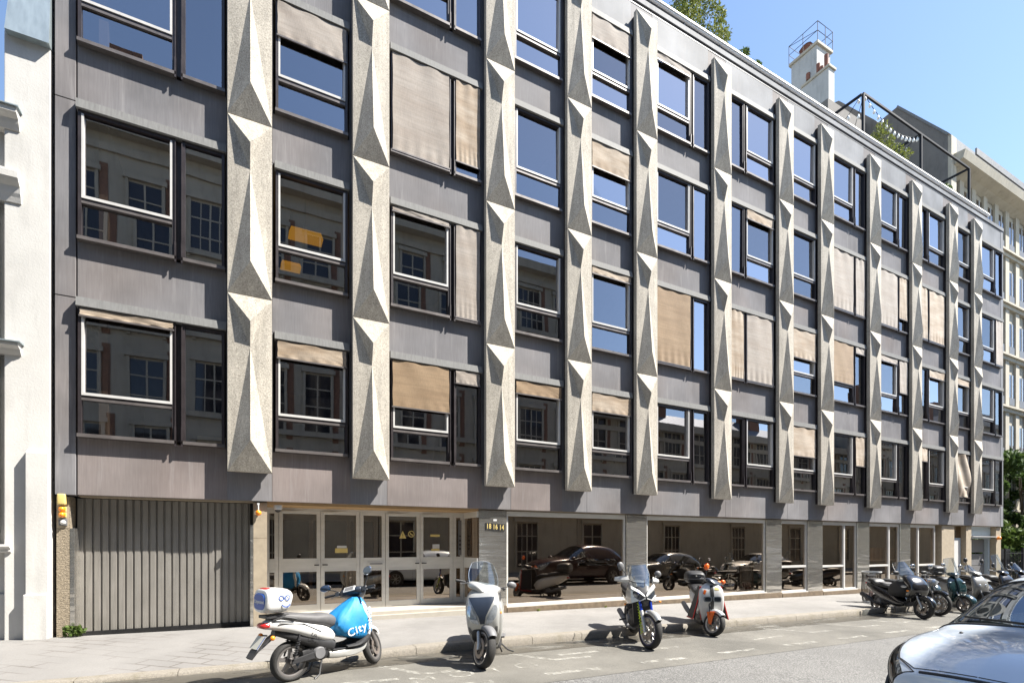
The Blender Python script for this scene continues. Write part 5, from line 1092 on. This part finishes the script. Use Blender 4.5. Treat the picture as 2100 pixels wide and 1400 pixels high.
# ---------------------------------------------------------------- cars
import numpy as np
M['csilver']=mat('silver_blue_car_paint',(.52,.59,.68),.30,.08,.04,3,coat=1)
M['cdark']=mat('dark_plum_car_paint',(.03,.012,.014),.25,.3,.04,3,coat=1)
M['cgrey']=mat('grey_car_paint',(.11,.115,.12),.28,.5,.04,3,coat=1)
M['cwhite']=mat('white_car_paint',(.55,.55,.55),.3,0,.04,3,coat=1)
M['carglass']=glossglass('car_glass',(.85,.92,1),(.26,.30,.31),.26)
M['carlens']=glossglass('headlamp_lens',(1,1,1),(.85,.88,.9),.14)
def refl():
    t=NT('headlamp_reflector'); v=t.n('TexVoronoi'); v.inputs['Scale'].default_value=26; t.l(t.co(),v.inputs['Vector'])
    t.base(t.ramp(v.outputs['Color'],[(.15,.10),(.75,.85)])).set(rough=.2,metal=.55); t.bump(v.outputs['Distance'],1,.03); return t.m
M['refl']=refl()
# stations from nose to tail; each row is a half cross-section (y,z) from the sill to the roof centre line
def hood(q):
    x=.78+1.34*q; zc=.985-.055*q-.02*q*q-.20*q**5; n=q**4; ye=.765-.04*q-.27*q**6; k=lambda y:zc-.05*(y/.76)**2-.05*q*q*(y/.76)**3
    sh=.85-.02*q-.28*q**6
    return (x,(.78-.04*q-.42*q**5,.19+.06*n),(.85-.03*q-.36*q**5,.36-.02*n),(.878-.03*q-.34*q**5,.64-.16*q*q),(sh,.87-.09*q-.20*q**4),(ye,k(ye)),(ye*.75,k(ye*.75)),(ye*.38,k(ye*.38)),zc)
ST=[ # x, sill(y,z), low(y,z), mid(y,z), shoulder(y,z), edge(y,z), top(y,z), crown(y,z), centre z
 *[hood(k/5) for k in (5,4,3,2,1,0)],
 (.42,(.78,.19),(.85,.36),(.878,.65),(.855,.90),(.735,1.10),(.59,1.18),(.30,1.21),1.22),
 (.02,(.78,.19),(.85,.36),(.878,.66),(.858,.92),(.680,1.29),(.54,1.39),(.28,1.425),1.435),
 (-.45,(.78,.19),(.85,.36),(.878,.66),(.858,.935),(.655,1.36),(.53,1.455),(.27,1.485),1.492),
 (-1.1,(.78,.19),(.85,.36),(.876,.66),(.855,.95),(.655,1.34),(.53,1.43),(.27,1.46),1.468),
 (-1.6,(.76,.20),(.83,.36),(.86,.66),(.84,.96),(.66,1.25),(.52,1.335),(.26,1.36),1.365),
 (-1.92,(.70,.22),(.79,.36),(.82,.62),(.80,.93),(.68,1.03),(.50,1.08),(.25,1.10),1.105),
 (-2.06,(.55,.25),(.66,.36),(.70,.56),(.70,.80),(.62,.88),(.45,.92),(.22,.935),.94)]
BUL=[.10,.11,.12,.13,.14,.15,.11,.07,.03,0,0,-.02,-.03]
NU,NV=104,56
P=np.array([[(s[0]+k*(1-(y/.8)**2 if j>3 else 0),y,z) for j,(y,z) in enumerate([(0,s[1][1])]+list(s[1:8])+[(0,s[8])])] for s,k in zip(ST,BUL)])  # (stations, 9, 3)
def cr(A,t):
    n=A.shape[0]; i=min(int(t),n-2); f=t-i; g=lambda k:A[min(max(k,0),n-1)]
    a,b,c,d=g(i-1),g(i),g(i+1),g(i+2)
    if i==0: a=2*b-c
    if i==n-2: d=2*c-b
    return ((1-f)**3*a+(3*f**3-6*f*f+4)*b+(-3*f**3+3*f*f+3*f+1)*c+f**3*d)/6
def surf(u,v): # u station index 0..12, v profile index 0..8
    return Vector(cr(cr(P,u),v))
def car(label,cat,paint,zs=1,ls=1,detail=True,name='parked_car'):
    t=thing(name,label,cat,group='cars parked along the far kerb')
    sz=Matrix.Diagonal((ls,1.0+.04*(zs>1),zs,1))
    US=np.linspace(0,12,NU+1); VS=np.linspace(0,8,NV+1)
    G=[[surf(u,v) for v in VS] for u in US]
    for i in range(NU+1): G[i][0].y=0; G[i][NV].y=0
    sel={'body':MB(),'windscreen':MB(),'side_window':MB(),'rear_window':MB(),'headlight':MB(),'bumper':MB()}
    def kind(u,v):
        if 5.0<u<7.0 and v>4.25: return 'windscreen'
        if 9.95<u<10.95 and v>4.5: return 'rear_window'
        if 5.9<u<10.0 and 3.2<v<4.0 and v<3.2+1.0*(u-5.2): return 'side_window'
        if .15<u<1.95 and 3.25<v<5.0 and (v-3.25)>(u-.75)*1.4 and v<5.0+1.1*max(0,.8-u): return 'headlight'
        if u<1.2 and v<2.1: return 'bumper'
        return 'body'
    for i in range(NU):
        for j in range(NV):
            k=kind((US[i]+US[i+1])/2,(VS[j]+VS[j+1])/2)
            q=[G[i][j],G[i+1][j],G[i+1][j+1],G[i][j+1]]
            for s in (1,-1): sel[k].add([(p.x,p.y*s,p.z) for p in q],[(0,1,2,3)])
    for j in range(NV):   # nose and tail closed between the two halves
        for i,k in ((0,'body'),(NU,'body')):
            p,q=G[i][j],G[i][j+1]; kk='bumper' if i==0 and .33<(p.z+q.z)/2<.50 else k
            if abs(p.y)+abs(q.y)>1e-6: sel[kk].add([(p.x,p.y,p.z),(q.x,q.y,q.z),(q.x,-q.y,q.z),(p.x,-p.y,p.z)],[(0,1,2,3)])
    mt={'body':paint,'windscreen':'carglass','side_window':'carglass','rear_window':'carglass','headlight':'carlens','bumper':'blackp'}
    def put(nm,b,m,par=t,**k):
        b.xf(sz); o=build(nm,b,m,par,**k); return o
    for k,b in sel.items():
        b.xf(sz); me=bpy.data.meshes.new(k); bm=bmesh.new(); 
        vs=[bm.verts.new(p) for p in b.v]
        for f in b.f:
            try: bm.faces.new([vs[i] for i in f])
            except ValueError: pass
        bmesh.ops.remove_doubles(bm,verts=bm.verts,dist=1e-4); bmesh.ops.recalc_face_normals(bm,faces=bm.faces)
        if k in ('headlight','side_window'):   # one object per side
            for s in (1,-1):
                c=bm.copy(); bmesh.ops.delete(c,geom=[v for v in c.verts if v.co.y*s<0],context='VERTS'); m2=bpy.data.meshes.new(k); c.to_mesh(m2); c.free(); m2.materials.append(M[mt[k]])
                for p in m2.polygons: p.use_smooth=True
                o=bpy.data.objects.new(k,m2); col.objects.link(o); o.parent=t
                if k=='headlight':
                    m3=m2.copy(); m3.materials.clear(); m3.materials.append(M['refl'])
                    for v in m3.vertices: v.co=v.co-Vector((.05,.03*s,.0))
                    r=bpy.data.objects.new('reflector',m3); col.objects.link(r); r.parent=o
            bm.free(); continue
        bm.to_mesh(me); bm.free(); me.materials.append(M[mt[k]])
        for p in me.polygons: p.use_smooth=True
        o=bpy.data.objects.new(k,me); col.objects.link(o); o.parent=t
    # shut lines, rubber seals
    def seam(nm,path,r,m='black'):
        for s in (1,-1):
            b=MB(); b.tube([(p.x,p.y*s,p.z+.001) for p in [surf(u,v) for u,v in path]],r,6); put(nm,b,m,smooth=50)
    ln=lambda a,c,n=14:[(a[0]+(c[0]-a[0])*i/n,a[1]+(c[1]-a[1])*i/n) for i in range(n+1)]
    seam('bonnet_gap',ln((.30,7.98),(.30,5.75))+ln((.30,5.75),(.8,5.06))+ln((.8,5.06),(2.0,5.05))+ln((2.0,5.05),(4.7,4.5)),.004)
    seam('windscreen_seal',ln((5.0,8),(5.0,4.28))+ln((5.0,4.28),(7.0,4.28))+ln((7,4.28),(7,7.98)),.011)
    seam('door_gap',ln((5.6,1.2),(5.6,3.1)),.004); seam('door_gap',ln((8.4,1.2),(8.4,3.1)),.004); seam('door_gap',ln((10.2,1.2),(10.2,3.1)),.004)
    seam('headlight_seal',ln((.15,5.7),(.8,5.0))+ln((.8,5.0),(1.95,5.0))+ln((1.95,5.0),(.75,3.25))+ln((.75,3.25),(.15,3.25))+ln((.15,3.25),(.15,5.7)),.005)
    b=MB(); p=[surf(.16,v) for v in (8,7.5,7,6.5,6)]; 
    b.tube([(q.x+.004,-q.y,q.z) for q in p[::-1]]+[(q.x+.004,q.y,q.z) for q in p[1:]],.013,8); put('grille',b,'black')
    # interior
    b=MB(); b.box((-1.7,-.70,.30),(.75,.70,.72)); put('cabin_floor',b,'black')
    b=MB(); b.loft([[(.9,-.70,.86),(.9,.70,.86),(.9,.7,.6),(.9,-.7,.6)],[(.45,-.70,.90),(.45,.70,.90),(.45,.7,.6),(.45,-.7,.6)]]); put('dashboard',b,'blackp')
    for y in (-.36,.36):
        b=MB(); b.sweep([(-.45,.75,.22,.06,3),(-.62,.98,.22,.06,3),(-.70,1.10,.14,.05,3),(-.74,1.24,.12,.05,3)],14); put('seat',b,'seatk',smooth=50)
    b=MB(); b.lathe([(.17,.0),(.185,.012),(.2,0),(.185,-.012),(.17,0)],n=26); b.xf(Matrix.Translation((.32,.36,.98))@Matrix.Rotation(R(-62),4,'Y')); put('steering_wheel',b,'blackp',smooth=50)
    b=MB(); b.box((.30,-.10,1.22),(.33,.10,1.28)); put('rear_view_mirror',b,'black')
    # wipers, washer jets, mirrors, handles, wheels
    for y0,y1 in ((.45,-.15),(-.05,-.62)):
        b=MB(); a=surf(5.05,8-abs(y0)*3.5); c=surf(5.28,8-abs(y1)*3.6); b.bar((a.x+.03,y0,a.z+.02),(c.x+.01,y1,c.z+.025),.014,.02); put('wiper',b,'black')
    for s in (1,-1):
        q=surf(3.6,6.4); lamp(t,'washer_jet',(q.x*ls,s*q.y,(q.z+.006)*zs),(.018,.014,.010),'black')
        if detail: b=MB(); b.sweep([(.62,.955,.02,.02,2.6),(.66,.97,.07,.05,2.8),(.74,.97,.075,.055,2.8),(.80,.96,.04,.03,2.6)],14,y0=s*.93); b.bar((.68,s*.84,.93),(.68,s*.90,.95),.04); put('wing_mirror',b,paint,smooth=55)
        for x in (-.35,-1.15): b=MB(); b.sweep([(x-.09,.86,.01,.01,2.5),(x,.865,.02,.016,2.5),(x+.09,.86,.01,.01,2.5)],8,y0=s*.868); put('door_handle',b,paint,smooth=50)
        for x in (1.28,-1.32):
            b=MB(); b.lathe([(.345,.0),(.345,.022),(.30,.022)],(x,s*.862 if s>0 else -.884,.305),'y',32,cap=True); put('wheel_arch',b,'black')
            c=(x,s*.83,.305); b=MB(); b.lathe([(.19,-.07),(.29,-.075),(.305,-.04),(.305,.05),(.29,.072),(.20,.075)],c,'y',32); w_=put('wheel',b,'tyre',smooth=50)
            b=MB(); yy=s*.075; b.lathe([(.20,yy*.9),(.205,yy*1.02),(.19,yy*.9),(.185,yy*.2)],c,'y',28); b.lathe([(.001,yy),(.05,yy*.95),(.05,yy*.3)],c,'y',14)
            for k in range(7): a=k*.8976; b.bar((c[0]+.03*cos(a),c[1]+yy*.85,c[2]+.03*sin(a)),(c[0]+.19*cos(a),c[1]+yy*.85,c[2]+.19*sin(a)),.03,.02)
            b.xf(Matrix.Identity(4)); put('rim',b,'rims',w_,smooth=40)
    lamp(t,'tail_light',(-1.98*ls,.60,.78*zs),(.06,.10,.12),'red'); lamp(t,'tail_light',(-1.98*ls,-.60,.78*zs),(.06,.10,.12),'red')
    b=MB(); b.box((2.085,-.26,.36),(2.10,.26,.47)); put('number_plate',b,'plate'); return t
def park(c,x,y,flip=True):
    c.location=(x,y,rz_(x)+.002); c.rotation_euler=(0,-KS,pi)
park(car('silver-blue hatchback parked with its bonnet toward the camera in the lower right corner','car','csilver',detail=False),6.86,-8.98)
park(car('dark plum tall car seen only as a reflection in the first shop window','car','cdark',1.22,1.12),13.9,-9.0)
park(car('grey hatchback seen as a reflection in the second shop window','car','cgrey',1.0,1.04),19.2,-9.0)
park(car('white car seen as a reflection behind the steel pillars','car','cwhite',1.0,1.05),26.5,-9.0)
